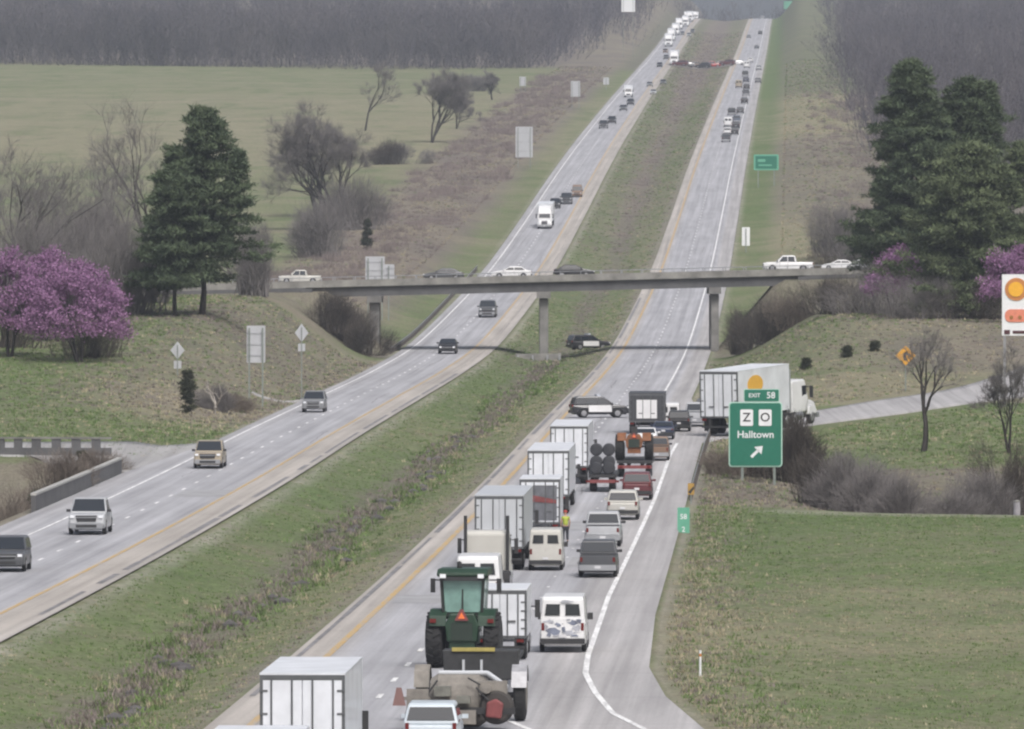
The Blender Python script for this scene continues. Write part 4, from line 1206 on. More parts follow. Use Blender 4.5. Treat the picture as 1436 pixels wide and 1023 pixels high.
# near right field
n = 24000; Y = 290 + 250*rng.uniform(0, 1, n)**1.1; X = xy(Y) + WR(Y) + .8 + 52*rng.uniform(0, 1, n); k = (X < Y*.0625); X, Y = X[k], Y[k]
tufts('grass', 'short rough grass of the near right field', X, Y, rng, .13, 6, v=.2)
n = 2600; Y = 290 + 420*rng.uniform(0, 1, n); X = xy(Y) + WR(Y) + .8 + np.abs(rng.normal(size=n))*2.2
tufts('grass', 'tall tan grass along the edge of the right shoulder', X, Y, rng, .26, 7, v=.15)
# near left field and bank
n = 13000; Y = 640 + 310*rng.uniform(0, 1, n); X = PX(rng.uniform(-10, 560, n), Y); k = X < xy(Y)-15-WL(Y)-.6; X, Y = X[k], Y[k]
tufts('grass', 'rough grass of the near left field and bank', X, Y, rng, .26, 7)
n = 9000; Y = 560 + 380*rng.uniform(0, 1, n); X = PX(rng.uniform(960, 1440, n), Y); k = X > xy(Y)+WR(Y)+.6
rx = np.interp(Y, [648, 718, 770, 812, 900], [8, 21, 36, 49, 75]); k &= np.abs(X-rx) > 8
X, Y = X[k], Y[k]
tufts('grass', 'rough grass round the exit ramp and on the mound', X, Y, rng, .26, 7)
# brown scrub strip beyond the bridge
n = 9000; Y = 1060 + 1900*rng.uniform(0, 1, n)**1.2; X = xy(Y) - MED(Y) - WL(Y) - 17 + np.clip(rng.normal(size=n)*6, -9, 8)
tufts('scrub', 'brown dead scrub between far lanes and field', X, Y, rng, .30, 6, v=.08, w=.022)
n = 6500; Y = 1060 + 1900*rng.uniform(0, 1, n)**1.3; X = xy(Y) + WR(Y) + 19 + np.clip(rng.normal(size=n)*8, -11, 14)
tufts('scrub', 'tan dead grass right of the near lanes on the hill', X, Y, rng, .34, 8, v=.10, w=.022)
n = 8000; Y = 1000 + 2900*rng.uniform(0, 1, n); u = -MED(Y) + .8 + (MED(Y)-3)*rng.uniform(0, 1, n); X = u + xy(Y)
tufts('scrub', 'brown dead grass of the median on the hill', X, Y, rng, .26, 8, v=.18, w=.022)

# stones washed into the median ditch
def stones(n, seed):
    rng = np.random.default_rng(seed); q = MB()
    Y = 300 + 420*rng.uniform(0, 1, n); u = -7.4 + rng.normal(size=n)*.55 + .7*np.sin(Y/23); X = u + xy(Y); Z = ground(X, Y)
    for x, y, z in zip(X, Y, Z):
        r = rng.uniform(.12, .42); bm = bmesh.new(); bmesh.ops.create_icosphere(bm, subdivisions=1, radius=r)
        for v in bm.verts: v.co = Vector((v.co.x*rng.uniform(.8, 1.2)*1.3 + x, v.co.y*rng.uniform(.8, 1.2) + y, v.co.z*rng.uniform(.6, .9) + z + r*.2))
        q._add(bm)
    o = link('stones', q.mesh('stones'), mat('ditch_stone', (.085, .080, .080), .9, var=.4, scale=1.2)); tag(o, 'grey stones washed into the median ditch', 'stones', kind='stuff')
stones(90, 9)
# low dark shrubs dotted on the mound, and a pale dead snag on the left bank
for i, (px, Y, lb) in enumerate(((1131, 836, 'small dark shrub on the mound just above the turning semi truck'), (1188, 843, 'small dark shrub on the face of the mound, middle of three'), (1227, 850, 'small dark shrub high on the mound left of the amber sign'))):
    evergreen(PX(px, Y), Y, 1.05, .55, lb, 61+i, m=CEDAR, limbs=34, per=4, nl=22, base=.02, shape=.4, name='shrub', blade=(.2, .07))
X, Y = PX(300, 738), 738; rng = np.random.default_rng(3)
e = empty('dead_snag', (X, Y, float(ground(X, Y))), label='pale barkless dead snag leaning on the bank left of the tall blank sign', cat='tree')
S = branching(rng, 2.9, 2, .8, 1, r0=.20, split=(2, 3), crook=.2)
co, q = prisms(*seg_arrays(S, lambda l: l == 0)); link('trunk', np_mesh('trunk', co, q, 4), mat('bleached_wood', (.34, .31, .28), .9, var=.3), e)
co, q = prisms(*seg_arrays(S, lambda l: l > 0)); link('limbs', np_mesh('limbs', co, q, 4), mat('bleached_wood'), e)

# brown-mauve brush covering the right of way beyond the bridge: one tangled mass on each side
MAUVE = mat('mauve_brush', (.215, .180, .172), .95, var=.3, scale=.12, spec=.1)
def brush_mass(label, pts, hs, seed, per=90):
    rng = np.random.default_rng(seed); A0, A1, R0 = [], [], []
    for x, y in pts:
        h = rng.uniform(*hs); w_ = h*rng.uniform(.6, 1.0); o = np.array([x, y, float(ground(x, y))])
        b0 = rng.normal(size=(per, 3))*np.array([w_*.45, w_*.45, 0]); t = b0*1.5 + rng.normal(size=(per, 3))*np.array([w_*.18, w_*.18, 0]); t[:, 2] = h*rng.uniform(.35, 1.0, per)*(1 - .35*np.clip(np.linalg.norm(b0[:, :2], axis=1)/w_, 0, 1.5))
        A0.append(b0+o); A1.append(t+o); R0.append(np.full(per, .016*max(1, y/1100)))
    P0, P1, r = np.concatenate(A0), np.concatenate(A1), np.concatenate(R0)
    s = np.cross(P1-P0, rng.normal(size=P0.shape)); s /= np.linalg.norm(s, axis=1)[:, None]
    co = np.stack([P0-s*r[:, None], P0+s*r[:, None], P1], 1).reshape(-1, 3)
    o = link('brush', np_mesh('brush', co, np.arange(len(co)).reshape(-1, 3), 3), MAUVE); tag(o, label, 'brush', kind='stuff')
rng = np.random.default_rng(91); pts = []
for _ in range(900):
    y = 1090 + 1650*rng.uniform(0, 1)**1.15; v_ = rng.uniform(8, 28)
    if rng.uniform() > .35 + .65*smooth(9, 17, v_) or math.sin(y/37 + v_*.5) < -.75: continue
    pts.append((float(xy(y) - MED(y) - WL(y)) - v_, y))
brush_mass('soft brown mauve brush covering the slope left of the far lanes', pts, (.9, 2.6), 92)
pts = []
for _ in range(520):
    y = 1150 + 1250*rng.uniform(0, 1); w_ = rng.uniform(13, 33)
    if rng.uniform() > .2 + .8*smooth(14, 27, w_): continue
    pts.append((float(xy(y) + WR(y)) + w_, y))
brush_mass('soft brown mauve brush between right verge and hillside woods', pts, (.9, 2.8), 93)
# ------------------------------------------------------------------ vehicles
def paint(name, c, rough=.32):
    return mat('paint_' + name, c, rough, 0.0, var=.10, scale=.8, spec=.5, coat=.25)
P = {k: paint(k, c) for k, c in dict(white=(.70, .70, .71), cream=(.50, .49, .455), silver=(.42, .43, .45), grey=(.20, .205, .215), dark_grey=(.075, .078, .085), black=(.018, .018, .022),
     tan=(.34, .29, .22), red=(.33, .03, .03), maroon=(.12, .03, .035), blue_grey=(.10, .12, .16), navy=(.025, .035, .07), brown=(.20, .13, .09), orange=(.50, .17, .04), pale_blue=(.55, .61, .66)).items()}
GLASS = mat('car_glass', (.018, .022, .028), .06, var=.0, spec=.95)
RUBBER = mat('tyre_rubber', (.022, .022, .023), .9, var=.25, scale=6)
RIM = mat('wheel_metal', (.36, .36, .38), .35, .7, var=.1)
TRIM = mat('dark_trim', (.03, .03, .032), .6, var=.15)
CHROME = mat('bright_metal', (.40, .41, .43), .35, .6, var=.04, scale=.6)
LAMPW = mat('headlamp_lens', (.80, .82, .85), .15, var=0)
LAMPR = mat('tail_lamp_lens', (.13, .014, .012), .25, var=0)
PLATE = mat('licence_plate_white', (.6, .6, .62), .5, var=.1)
ALU = mat('trailer_aluminium', (.52, .54, .57), .42, .2, var=.07, scale=.5)
TRW = mat('trailer_white_skin', (.66, .68, .72), .42, var=.13, scale=.7, coat=.1)
FRAME = mat('chassis_black', (.03, .03, .032), .7, var=.3)


def arch(poly, ys, r, zb):
    """bottom edge with wheel arches: appended from front to rear"""
    out = list(poly)
    for y in sorted(ys, reverse=True):
        for a in range(0, 181, 30): out.append((y + r*math.cos(R(a)), max(zb, zb + r*math.sin(R(a))*1.05)))
    return out


SPEC = dict(
    sedan=dict(L=4.75, w=.91, belt=.98, top=1.46, tum=.20, wr=.33, wy=(-1.40, 1.42), lower=[(-2.33, .34), (-2.37, .86), (-2.25, 1.0), (-1.5, 1.02), (1.05, 1.0), (2.05, .84), (2.33, .66), (2.36, .34)],
               green=[(-1.95, .97), (-1.20, 1.41), (-.9, 1.46), (.15, 1.46), (1.08, .97)], panes=((-1.62, -.35), (-.28, .72))),
    suv=dict(L=4.85, w=.98, belt=1.08, top=1.78, tum=.17, wr=.37, wy=(-1.42, 1.44), lower=[(-2.37, .40), (-2.42, 1.06), (1.12, 1.10), (2.12, 1.0), (2.37, .80), (2.42, .40)],
             green=[(-2.38, 1.05), (-2.14, 1.70), (-1.85, 1.78), (.15, 1.78), (1.18, 1.06)], panes=((-2.05, -1.3), (-1.22, -.28), (-.2, .78))),
    pickup=dict(L=5.85, w=1.01, belt=1.16, top=1.92, tum=.15, wr=.41, wy=(-1.75, 1.86), lower=[(-2.9, .58), (-2.93, 1.16), (1.40, 1.17), (2.60, 1.12), (2.86, .96), (2.90, .50)],
                green=[(-1.0, 1.14), (-.82, 1.84), (-.6, 1.92), (.62, 1.92), (1.48, 1.14)], panes=((-.75, .02), (.1, 1.05))),
    van=dict(L=5.7, w=1.02, belt=1.22, top=2.45, tum=.10, wr=.37, wy=(-1.75, 1.80), lower=[(-2.83, .42), (-2.85, 1.24), (1.95, 1.24), (2.62, 1.04), (2.82, .82), (2.85, .42)],
             green=[(-2.85, 1.20), (-2.79, 2.36), (-2.66, 2.45), (1.0, 2.45), (1.35, 2.3), (2.05, 1.20)], panes=((.75, 1.6),)),
)


def car(kind, paint_, loc, rot, label, cat, name, group=None, scale=1.0, bed=None, flip=False, extra=()):
    sp = SPEC[kind]; w, L, belt, top = sp['w'], sp['L'], sp['belt'], sp['top']
    e = empty(name, loc, rot, label, cat, group, scale)
    k2 = sp['tum']/(top-belt)
    xs = lambda z: w*(1 - k2*max(0, z-belt))*.985
    body = P[paint_] if isinstance(paint_, str) else paint_
    def f(mb):
        zb_ = sp['lower'][0][1]
        mb.prism(arch(sp['lower'], sp['wy'], sp['wr']*1.13, min(.30, zb_)), -w, w, bev=.11, fn=lambda c: Vector((c.x*(1 - .075*max(0, min(1, (abs(c.y)/(L/2)-.82)/.18)))*(1 - .05*max(0, c.z-.75)), c.y, c.z)))
        g = sp['green']
        mb.prism(g, -w*.985, w*.985, bev=.09, fn=lambda c: Vector((c.x*(1-k2*max(0, c.z-belt)), c.y, c.z)))
        # sills and a flat floor between the wheels
        mb.box(-w*.80, w*.80, -L*.46, L*.46, .26, .50)
    b = part('body', (kind, 'body'), f, body, e)
    g = sp['green']
    def lerp(a, b_, t): return (a[0]+(b_[0]-a[0])*t, a[1]+(b_[1]-a[1])*t)
    def pane_along(mb, a, c, t0, t1, inset, out):
        (y0, z0), (y1, z1) = lerp(a, c, t0), lerp(a, c, t1)
        d = Vector((0, z1-z0, -(y1-y0))); d = d/d.length*out
        x0, x1 = xs(z0)-inset, xs(z1)-inset
        P_ = [Vector((-x0, y0, z0)), Vector((x0, y0, z0)), Vector((x1, y1, z1)), Vector((-x1, y1, z1))]
        c_ = sum(P_, Vector())/4
        if (c_+d - Vector((0, 0, belt+.2)))[1]*c_[1] < 0: d = -d
        d = Vector((0, abs(d.y)*(1 if c_.y > 0 else -1), abs(d.z)))
        P_ = [p+d for p in P_]
        if c_.y < 0: P_ = P_[::-1]
        if (P_[1]-P_[0]).cross(P_[2]-P_[0]).dot(d) < 0: P_ = P_[::-1]
        mb.slab(P_, .02)
    part('windshield', (kind, 'ws'), lambda mb: pane_along(mb, g[-1], g[-2] if kind != 'van' else g[-2], .10, .90, .08, .03), GLASS, e)
    if kind == 'van':
        for s in (-1, 1):
            part('rear_window', (kind, 'rw', s), lambda mb, s=s: mb.slab([(s*.12, -2.865, 1.62), (s*.78, -2.865, 1.62), (s*.72, -2.835, 2.12), (s*.12, -2.835, 2.12)][::s], .03), GLASS, e)
    else:
        part('rear_window', (kind, 'rw'), lambda mb: pane_along(mb, g[0], g[1], .22, .92, .10, .03), GLASS, e)
    zlo, zhi = belt+.05, top-.13
    def edge(a, c, z): t = (z-a[1])/(c[1]-a[1]); return a[0]+(c[0]-a[0])*t
    for s in (-1, 1):
        for i, (ya, yb) in enumerate(sp['panes']):
            def f(mb, s=s, ya=ya, yb=yb, i=i):
                fr, rr = (g[-1], g[-2]), (g[0], g[1])
                q = []
                for y, z in ((ya, zlo), (yb, zlo), (yb, zhi), (ya, zhi)):
                    y = min(y, edge(*fr, z)-.14) if z <= fr[1][1] else min(y, fr[1][0]-.1)
                    y = max(y, edge(*rr, z)+.12)
                    q.append(Vector((s*(xs(z)+.012), y, z)))
                if (q[1]-q[0]).cross(q[2]-q[0]).x*s < 0: q = q[::-1]
                mb.slab(q, .02)
            part('side_window', (kind, 'sw', s, i), f, GLASS, e)
    r = sp['wr']
    for s in (-1, 1):
        for y in sp['wy']:
            def f(mb, s=s, y=y): mb.lathe([(-.11, r*.80), (-.10, r*.95), (-.06, r), (.06, r), (.10, r*.95), (.11, r*.80)], (s*(w-.10), y, r), 'x', 18)
            wh = part('wheel', (kind, 'wh', s, y), f, RUBBER, e)
            def f(mb, s=s, y=y): mb.lathe([(0, r*.62), (.012, r*.62), (.022, r*.2)] if s > 0 else [(-.022, r*.2), (-.012, r*.62), (0, r*.62)], (s*(w+.012), y, r), 'x', 14)
            part('rim', (kind, 'rim', s, y), f, RIM, wh)
    fy, ry = L/2, -L/2
    zl = {'sedan': .68, 'suv': .86, 'pickup': .98, 'van': .86}[kind]
    for s in (-1, 1):
        def f(mb, s=s): mb.box(min(s*(w-.36), s*(w-.13)), max(s*(w-.36), s*(w-.13)), fy-.16, fy+.004, zl-.07, zl+.07, bev=.03)
        part('headlight', (kind, 'hl', s), f, LAMPW, e)
        zt_ = {'sedan': .86, 'suv': 1.05, 'pickup': 1.0, 'van': 1.2}[kind]; ht = {'sedan': .08, 'suv': .16, 'pickup': .17, 'van': .24}[kind]
        def f(mb, s=s): mb.box(min(s*(w-.22), s*(w-.09)), max(s*(w-.22), s*(w-.09)), ry-.025, ry+.12, zt_-ht, zt_+ht*.4, bev=.02)
        part('taillight', (kind, 'tl', s), f, LAMPR, e)
        def f(mb, s=s):
            yb = g[-1][0]-.22; mb.box(min(s*(w-.02), s*(w+.20)), max(s*(w-.02), s*(w+.20)), yb-.05, yb+.06, belt+.02, belt+(.17 if kind != 'van' else .32), bev=.03)
        part('mirror', (kind, 'mi', s), f, body if kind not in ('van', 'pickup') else TRIM, e)
    part('grille', (kind, 'gr'), lambda mb: mb.prism([(-(w-.42), zl+.07), (w-.42, zl+.07), (w-.50, zl-(.16 if kind != 'pickup' else .26)), (-(w-.50), zl-(.16 if kind != 'pickup' else .26))], fy-.05, fy+.014, axis='y', bev=.03), TRIM, e)
    part('grille_bar', (kind, 'gb'), lambda mb: mb.box(-(w-.46), w-.46, fy, fy+.026, zl-.06, zl-.015, bev=.008), CHROME, e)
    part('front_bumper', (kind, 'fb'), lambda mb: mb.box(-w+.12, w-.12, fy-.10, fy+.06, .36, zl-(.24 if kind != 'pickup' else .34), bev=.05), CHROME if kind == 'pickup' else body, e)
    part('air_intake', (kind, 'ai'), lambda mb: mb.box(-(w-.45), w-.45, fy+.04, fy+.068, .40, zl-(.30 if kind != 'pickup' else .42), bev=.01), TRIM, e)
    part('door_seam', (kind, 'ds'), lambda mb: [mb.box(s*(w+.002)-.004, s*(w+.002)+.004, y_-.012, y_+.012, .50, belt-.06) for s in (-1, 1) for y_ in (sp['panes'][-1][1]-.05, sp['panes'][-1][0]-.06)], TRIM, e)
    rb = part('rear_bumper', (kind, 'rb'), lambda mb: mb.box(-w+.04, w-.04, ry-.07, ry+.10, .38, .60 if kind != 'pickup' else .68, bev=.04), {'pickup': CHROME}.get(kind, TRIM), e)
    part('licence_plate', (kind, 'lp'), lambda mb: mb.box(-.16, .16, ry-.085 if kind != 'sedan' else ry-.03, ry-.06 if kind != 'sedan' else ry+.01, .48 if kind == 'pickup' else .66, .62 if kind == 'pickup' else .80), PLATE, rb)
    if kind == 'pickup':
        part('bed_liner', (kind, 'bed'), lambda mb: mb.box(-w+.12, w-.12, -2.80, -1.08, 1.10, 1.185), bed or TRIM, e)
        part('tailgate', (kind, 'tg'), lambda mb: mb.box(-w+.12, w-.12, -2.945, -2.90, .70, 1.13, bev=.02), body, e)
    if kind == 'van':
        for s in (-1, 1):
            part('rear_door', (kind, 'rd', s), lambda mb, s=s: mb.box(min(s*.03, s*(w-.08)), max(s*.03, s*(w-.08)), ry-.012, ry+.02, .62, 1.50, bev=.01), body, e)
    return e


HEAD = -math.atan(.0325)
def slope_at(Y): return math.atan(float(zr(Y+4)-zr(Y-4))/8)
def pose(px, py, away=True, yaw=0.0):
    X, Y, Z = road_at(px, py)
    a = slope_at(Y)
    if away: return (X, Y, Z+.02), (a, 0, HEAD+yaw)
    return (X, Y, Z+.02), (-a, 0, math.pi+HEAD+yaw)


def drive(kind, paint_, px, py, label, away=True, scale=1.0, yaw=0.0, cat=None, name=None, group=None, **k):
    """(px, py) is where the visible end meets the road"""
    loc, rot = pose(px, py, away, yaw)
    L = SPEC[kind]['L']*scale; f = Vector((-math.sin(rot[2]), math.cos(rot[2]), 0))
    # the visible end is the tail of a vehicle driving away and the nose of one that approaches
    loc = Vector(loc) + f*(L/2 if away else -L/2)
    loc.z = float(zr(loc.y)) + .02
    nm = name or {'sedan': 'sedan', 'suv': 'suv', 'pickup': 'pickup_truck', 'van': 'van'}[kind]
    return car(kind, paint_, loc, rot, label, cat or {'sedan': 'car', 'suv': 'car', 'pickup': 'pickup', 'van': 'van'}[kind], nm, group, scale, **k)


def wheel_pair(mb_key, e, x, y, r, w=.28, rim=RIM, name='wheel', n=20):
    wh = part(name, (mb_key, 'w', x, y), lambda mb: mb.lathe([(-w/2, r*.78), (-w*.42, r*.95), (-w*.3, r), (w*.3, r), (w*.42, r*.95), (w/2, r*.78)], (x, y, r), 'x', n), RUBBER, e)
    s = 1 if x > 0 else -1
    part('rim', (mb_key, 'rim', x, y), lambda mb: mb.lathe([(0, r*.6), (s*.02, r*.58), (s*.03, r*.2)] if s > 0 else [(-.03, r*.2), (-.02, r*.58), (0, r*.6)], (x+s*w/2, y, r), 'x', 14), rim, wh)
    return wh


def cab(e, key, y0, colour, sleeper=True, h=2.95, roof=True):
    """highway tractor unit; y0 is the rear of its frame, it reaches about 6.6 m forward"""
    c = P[colour]
    yb = y0 + (1.6 if sleeper else 2.5)             # rear wall of the cab
    yf = yb + (2.7 if sleeper else 1.8)             # windscreen foot
    part('frame', (key, 'fr'), lambda mb: (mb.box(-.45, .45, y0, yf+1.5, .62, .95), mb.box(-.5, .5, y0+.3, y0+1.6, .96, 1.12, bev=.03)), FRAME, e)
    part('cab', (key, 'cab'), lambda mb: mb.prism([(yb, .85), (yb, h-.15), (yb+.2, h), (yf-.55, h), (yf-.35, h-.1), (yf, 1.72), (yf, .85)], -1.18, 1.18, bev=.10, fn=lambda q: Vector((q.x*(1-.05*max(0, q.z-1.7)), q.y, q.z))), c, e)
    part('bonnet', (key, 'bon'), lambda mb: mb.prism([(yf-.05, .72), (yf-.05, 1.72), (yf+1.1, 1.52), (yf+1.62, 1.36), (yf+1.72, 1.1), (yf+1.72, .62), (yf+1.2, .62)], -.98, .98, bev=.14), c, e)
    if roof: part('roof_fairing', (key, 'rf'), lambda mb: mb.prism([(yb+.05, h-.05), (yb+.05, h+.85), (yb+.5, h+.92), (yf-.75, h+.35), (yf-.5, h-.05)], -1.08, 1.08, bev=.12), c, e)
    part('windshield', (key, 'ws'), lambda mb: mb.slab([(-.98, yf+.02, 1.82), (.98, yf+.02, 1.82), (.93, yf-.33, h-.22), (-.93, yf-.33, h-.22)][::-1], .03), GLASS, e)
    for s in (-1, 1):
        part('side_window', (key, 'sw', s), lambda mb, s=s: mb.box(min(s*1.15, s*1.165), max(s*1.15, s*1.165), yf-1.05, yf-.28, 1.85, 2.55), GLASS, e)
        part('mirror', (key, 'mi', s), lambda mb, s=s: (mb.box(min(s*1.32, s*1.52), max(s*1.32, s*1.52), yf-.16, yf-.03, 1.75, 2.5, bev=.04), mb.box(min(s*1.1, s*1.34), max(s*1.1, s*1.34), yf-.12, yf-.07, 2.4, 2.45)), TRIM, e)
        part('headlight', (key, 'hl', s), lambda mb, s=s: mb.box(min(s*.60, s*.95), max(s*.60, s*.95), yf+1.60, yf+1.735, .88, 1.10, bev=.03), LAMPW, e)
        part('exhaust_stack', (key, 'ex', s), lambda mb, s=s: mb.tube((s*1.05, yb-.18, .9), (s*1.05, yb-.18, h+.75), .085, n=10), CHROME if colour != 'cream' else TRIM, e)
        part('fuel_tank', (key, 'ft', s), lambda mb, s=s: mb.tube((s*.98, yb+.2, .68), (s*.98, yb+1.6, .68), .30, n=14), CHROME, e)
        part('fender', (key, 'fe', s), lambda mb, s=s: mb.prism([(yf-.1, .66), (yf, 1.1), (yf+.4, 1.24), (yf+.9, 1.2), (yf+1.3, .95), (yf+1.35, .66)], min(s*.9, s*1.2), max(s*.9, s*1.2), bev=.05), c, e)
        wheel_pair(key, e, s*1.04, yf+.62, .50)
        for y in (y0+.55, y0+1.85): wheel_pair(key, e, s*.98, y, .50, .5)
    part('grille', (key, 'gr'), lambda mb: mb.box(-.5, .5, yf+1.68, yf+1.745, .78, 1.36, bev=.04), mat('grille_steel', (.16, .16, .17), .3, .7, var=.1), e)
    part('bumper', (key, 'bu'), lambda mb: mb.box(-1.18, 1.18, yf+1.5, yf+1.80, .38, .70, bev=.06), CHROME, e)
    part('licence_plate', (key, 'lp'), lambda mb: mb.box(-.16, .16, yf+1.80, yf+1.815, .46, .60), PLATE, e)
    return yf + 1.8


def box_trailer(e, key, L, skin=TRW, y0=0.0, zf=1.18, zt=4.1, w=1.29, marks=True, tandem=True, dark=False):
    """van body with swing doors at y0; the rear faces -Y"""
    part('box', (key, 'box'), lambda mb: mb.box(-w, w, y0+.06, y0+L, zf, zt-.06, bev=.03), skin, e)
    part('roof', (key, 'roof'), lambda mb: mb.box(-w-.01, w+.01, y0+.02, y0+L+.01, zt-.058, zt, bev=.02), skin, e)
    FRM = mat('door_frame_grey', (.105, .11, .115), .5, .2)  # header shadow is put into this frame grey; rods and hinges share it
    part('rear_frame', (key, 'rfr'), lambda mb: (mb.box(-w-.005, -w+.09, y0-.01, y0+.058, zf-.05, zt-.06), mb.box(w-.09, w+.005, y0-.01, y0+.058, zf-.05, zt-.06), mb.box(-w+.09, w-.09, y0-.012, y0+.058, zt-.22, zt-.062), mb.box(-w+.09, w-.09, y0-.012, y0+.058, zf-.06, zf+.05)), FRM if not dark else TRIM, e)
    for s in (-1, 1):
        d = part('rear_door', (key, 'rd', s), lambda mb, s=s: mb.box(min(s*.015, s*(w-.095)), max(s*.015, s*(w-.095)), y0-.02, y0+.05, zf+.055, zt-.225, bev=.012), skin, e)
        for x in (.32, w-.36):
            part('lock_rod', (key, 'lr', s, x), lambda mb, s=s, x=x: mb.tube((s*x, y0-.055, zf+.0), (s*x, y0-.055, zt-.2), .028, n=8), FRM, d)
        part('handle', (key, 'ha', s), lambda mb, s=s: mb.box(min(s*.32, s*.66), max(s*.32, s*.66), y0-.075, y0-.045, zf+.62, zf+.69), FRM, d)
        for z in np.linspace(zf+.35, zt-.55, 4):
            part('hinge', (key, 'hi', s, round(float(z), 2)), lambda mb, s=s, z=z: mb.box(min(s*(w-.24), s*(w+.012)), max(s*(w-.24), s*(w+.012)), y0-.04, y0-.005, z-.03, z+.03), FRM, d)
        part('taillight', (key, 'tl', s), lambda mb, s=s: mb.box(min(s*(w-.42), s*(w-.12)), max(s*(w-.42), s*(w-.12)), y0-.03, y0+.01, zf-.22, zf-.10), LAMPR, e)
    part('underframe', (key, 'uf'), lambda mb: (mb.box(-w+.1, -w+.25, y0+.1, y0+L-.2, zf-.28, zf-.002), mb.box(w-.25, w-.1, y0+.1, y0+L-.2, zf-.28, zf-.002)), FRAME, e)
    part('underride_guard', (key, 'ug'), lambda mb: (mb.box(-w+.1, w-.1, y0-.02, y0+.08, .50, .62), mb.box(-.7, -.6, y0, y0+.08, .62, zf-.062), mb.box(.6, .7, y0, y0+.08, .62, zf-.062)), FRAME, e)
    if tandem:
        for y in (y0+1.3, y0+2.6):
            for s in (-1, 1): wheel_pair(key, e, s*(w-.30), y, .50, .52)
            part('axle', (key, 'ax', y), lambda mb, y=y: mb.tube((-w+.4, y, .5), (w-.4, y, .5), .07, n=8), FRAME, e)
        for s in (-1, 1): part('mud_flap', (key, 'mf', s), lambda mb, s=s: mb.box(min(s*.65, s*1.22), max(s*.65, s*1.22), y0+.45, y0+.48, .28, zf-.1), RUBBER, e)


def semi(px, py, label, away=True, L=16.0, colour='white', skin=TRW, key='semi', yaw=0, scale=1.0, zt=4.1, sleeper=True, dark=False, fairing=True, loc=None, name='semi_truck', group=None, trailer=True):
    key = f'{key}{L}{zt}{sleeper}{trailer}{dark}{fairing}'
    if loc is None: loc, rot = pose(px, py, away, yaw)
    else: loc, rot = loc
    e = empty(name, loc, rot, label, 'truck', group, scale)
    tot = (L if trailer else 1.2) + (5.2 if sleeper else 5.2)
    base = 0.0
    if not away: base = -(tot+.9)             # the nose is at the root
    if trailer: box_trailer(e, key, L, skin, base, zt=zt, dark=dark)
    cab(e, key, base + ((L-1.3 + (0 if fairing else .5)) if trailer else 0), colour, sleeper, roof=fairing and (trailer or sleeper))
    return e


def box_truck(px, py, label, colour='white', away=True, L=6.6, zt=3.5, key='bt', scale=1.0, skin=TRW, yaw=0, group=None, rear=None, cabx=True, name='box_truck', w=1.22):
    key = f'{key}{L}{zt}{w}'
    loc, rot = pose(px, py, away, yaw)
    e = empty(name, loc, rot, label, 'truck', group, scale)
    y0 = 0 if away else -(L+2.3)
    box_trailer(e, key, L, skin, y0, zf=1.0, zt=zt, w=w, tandem=False)
    part('rear_axle', (key, 'ra'), lambda mb: mb.tube((-w+.3, y0+1.7, .46), (w-.3, y0+1.7, .46), .08, n=8), FRAME, e)
    for s in (-1, 1):
        wheel_pair(key, e, s*(w-.27), y0+1.7, .46, .48); wheel_pair(key, e, s*(w-.22), y0+L+1.25, .46)
    c = P[colour]; yb = y0+L+.08
    part('cab', (key, 'cab'), lambda mb: mb.prism([(yb, .6), (yb, 2.42), (yb+.15, 2.5), (yb+.85, 2.5), (yb+1.35, 1.55), (yb+2.15, 1.36), (yb+2.3, 1.1), (yb+2.3, .5), (yb+1.75, .5), (yb+1.6, .95), (yb+.75, .95), (yb+.6, .5)], -1.02, 1.02, bev=.07), c, e)
    part('windshield', (key, 'ws'), lambda mb: mb.slab([(-.9, yb+1.36, 1.60), (-.84, yb+.90, 2.42), (.84, yb+.90, 2.42), (.9, yb+1.36, 1.60)], .02), GLASS, e)
    part('grille', (key, 'gr'), lambda mb: mb.box(-.55, .55, yb+2.27, yb+2.32, .72, 1.08, bev=.02), TRIM, e)
    part('front_bumper', (key, 'fb'), lambda mb: mb.box(-1.05, 1.05, yb+2.2, yb+2.42, .40, .66, bev=.04), CHROME, e)
    for s in (-1, 1):
        part('side_window', (key, 'sw', s), lambda mb, s=s: mb.box(min(s*1.0, s*1.03), max(s*1.0, s*1.03), yb+.3, yb+1.0, 1.62, 2.25), GLASS, e)
        part('mirror', (key, 'mi', s), lambda mb, s=s: (mb.box(min(s*1.25, s*1.47), max(s*1.25, s*1.47), yb+.95, yb+1.07, 1.5, 2.25, bev=.03), mb.box(min(s*1.0, s*1.3), max(s*1.0, s*1.3), yb+.98, yb+1.03, 1.95, 2.0)), TRIM, e)
        part('headlight', (key, 'hl', s), lambda mb, s=s: mb.box(min(s*.62, s*.95), max(s*.62, s*.95), yb+2.2, yb+2.325, .86, 1.06, bev=.02), LAMPW, e)
    if rear: rear(e, key, y0)
    return e


# ---- the queue on the near carriageway, from the front of the picture to the back
def at_lane(px, Y):
    X = (px-CX)*Y/F; return (X, Y, float(zr(Y))+.02), (slope_at(Y), 0, HEAD)
def place(o, px, Y, yaw=0):
    (x, y, z), r = at_lane(px, Y); o.location = (x, y, z); o.rotation_euler = (r[0], 0, r[2]+yaw); return o
place(box_truck(400, 900, 'white box truck nearest the camera, cut off below its roof', L=7.0, zt=3.5, key='nearest', w=1.30), 349, 239.5)
place(box_truck(400, 900, 'tall white box truck with hinged rear doors, second from the bottom edge', L=10.8, zt=4.05, key='second', w=1.32), 424, 266)
drive('suv', 'pale_blue', 604, 1060, 'pale blue estate car at the bottom edge behind the towed farm machine', scale=.98)

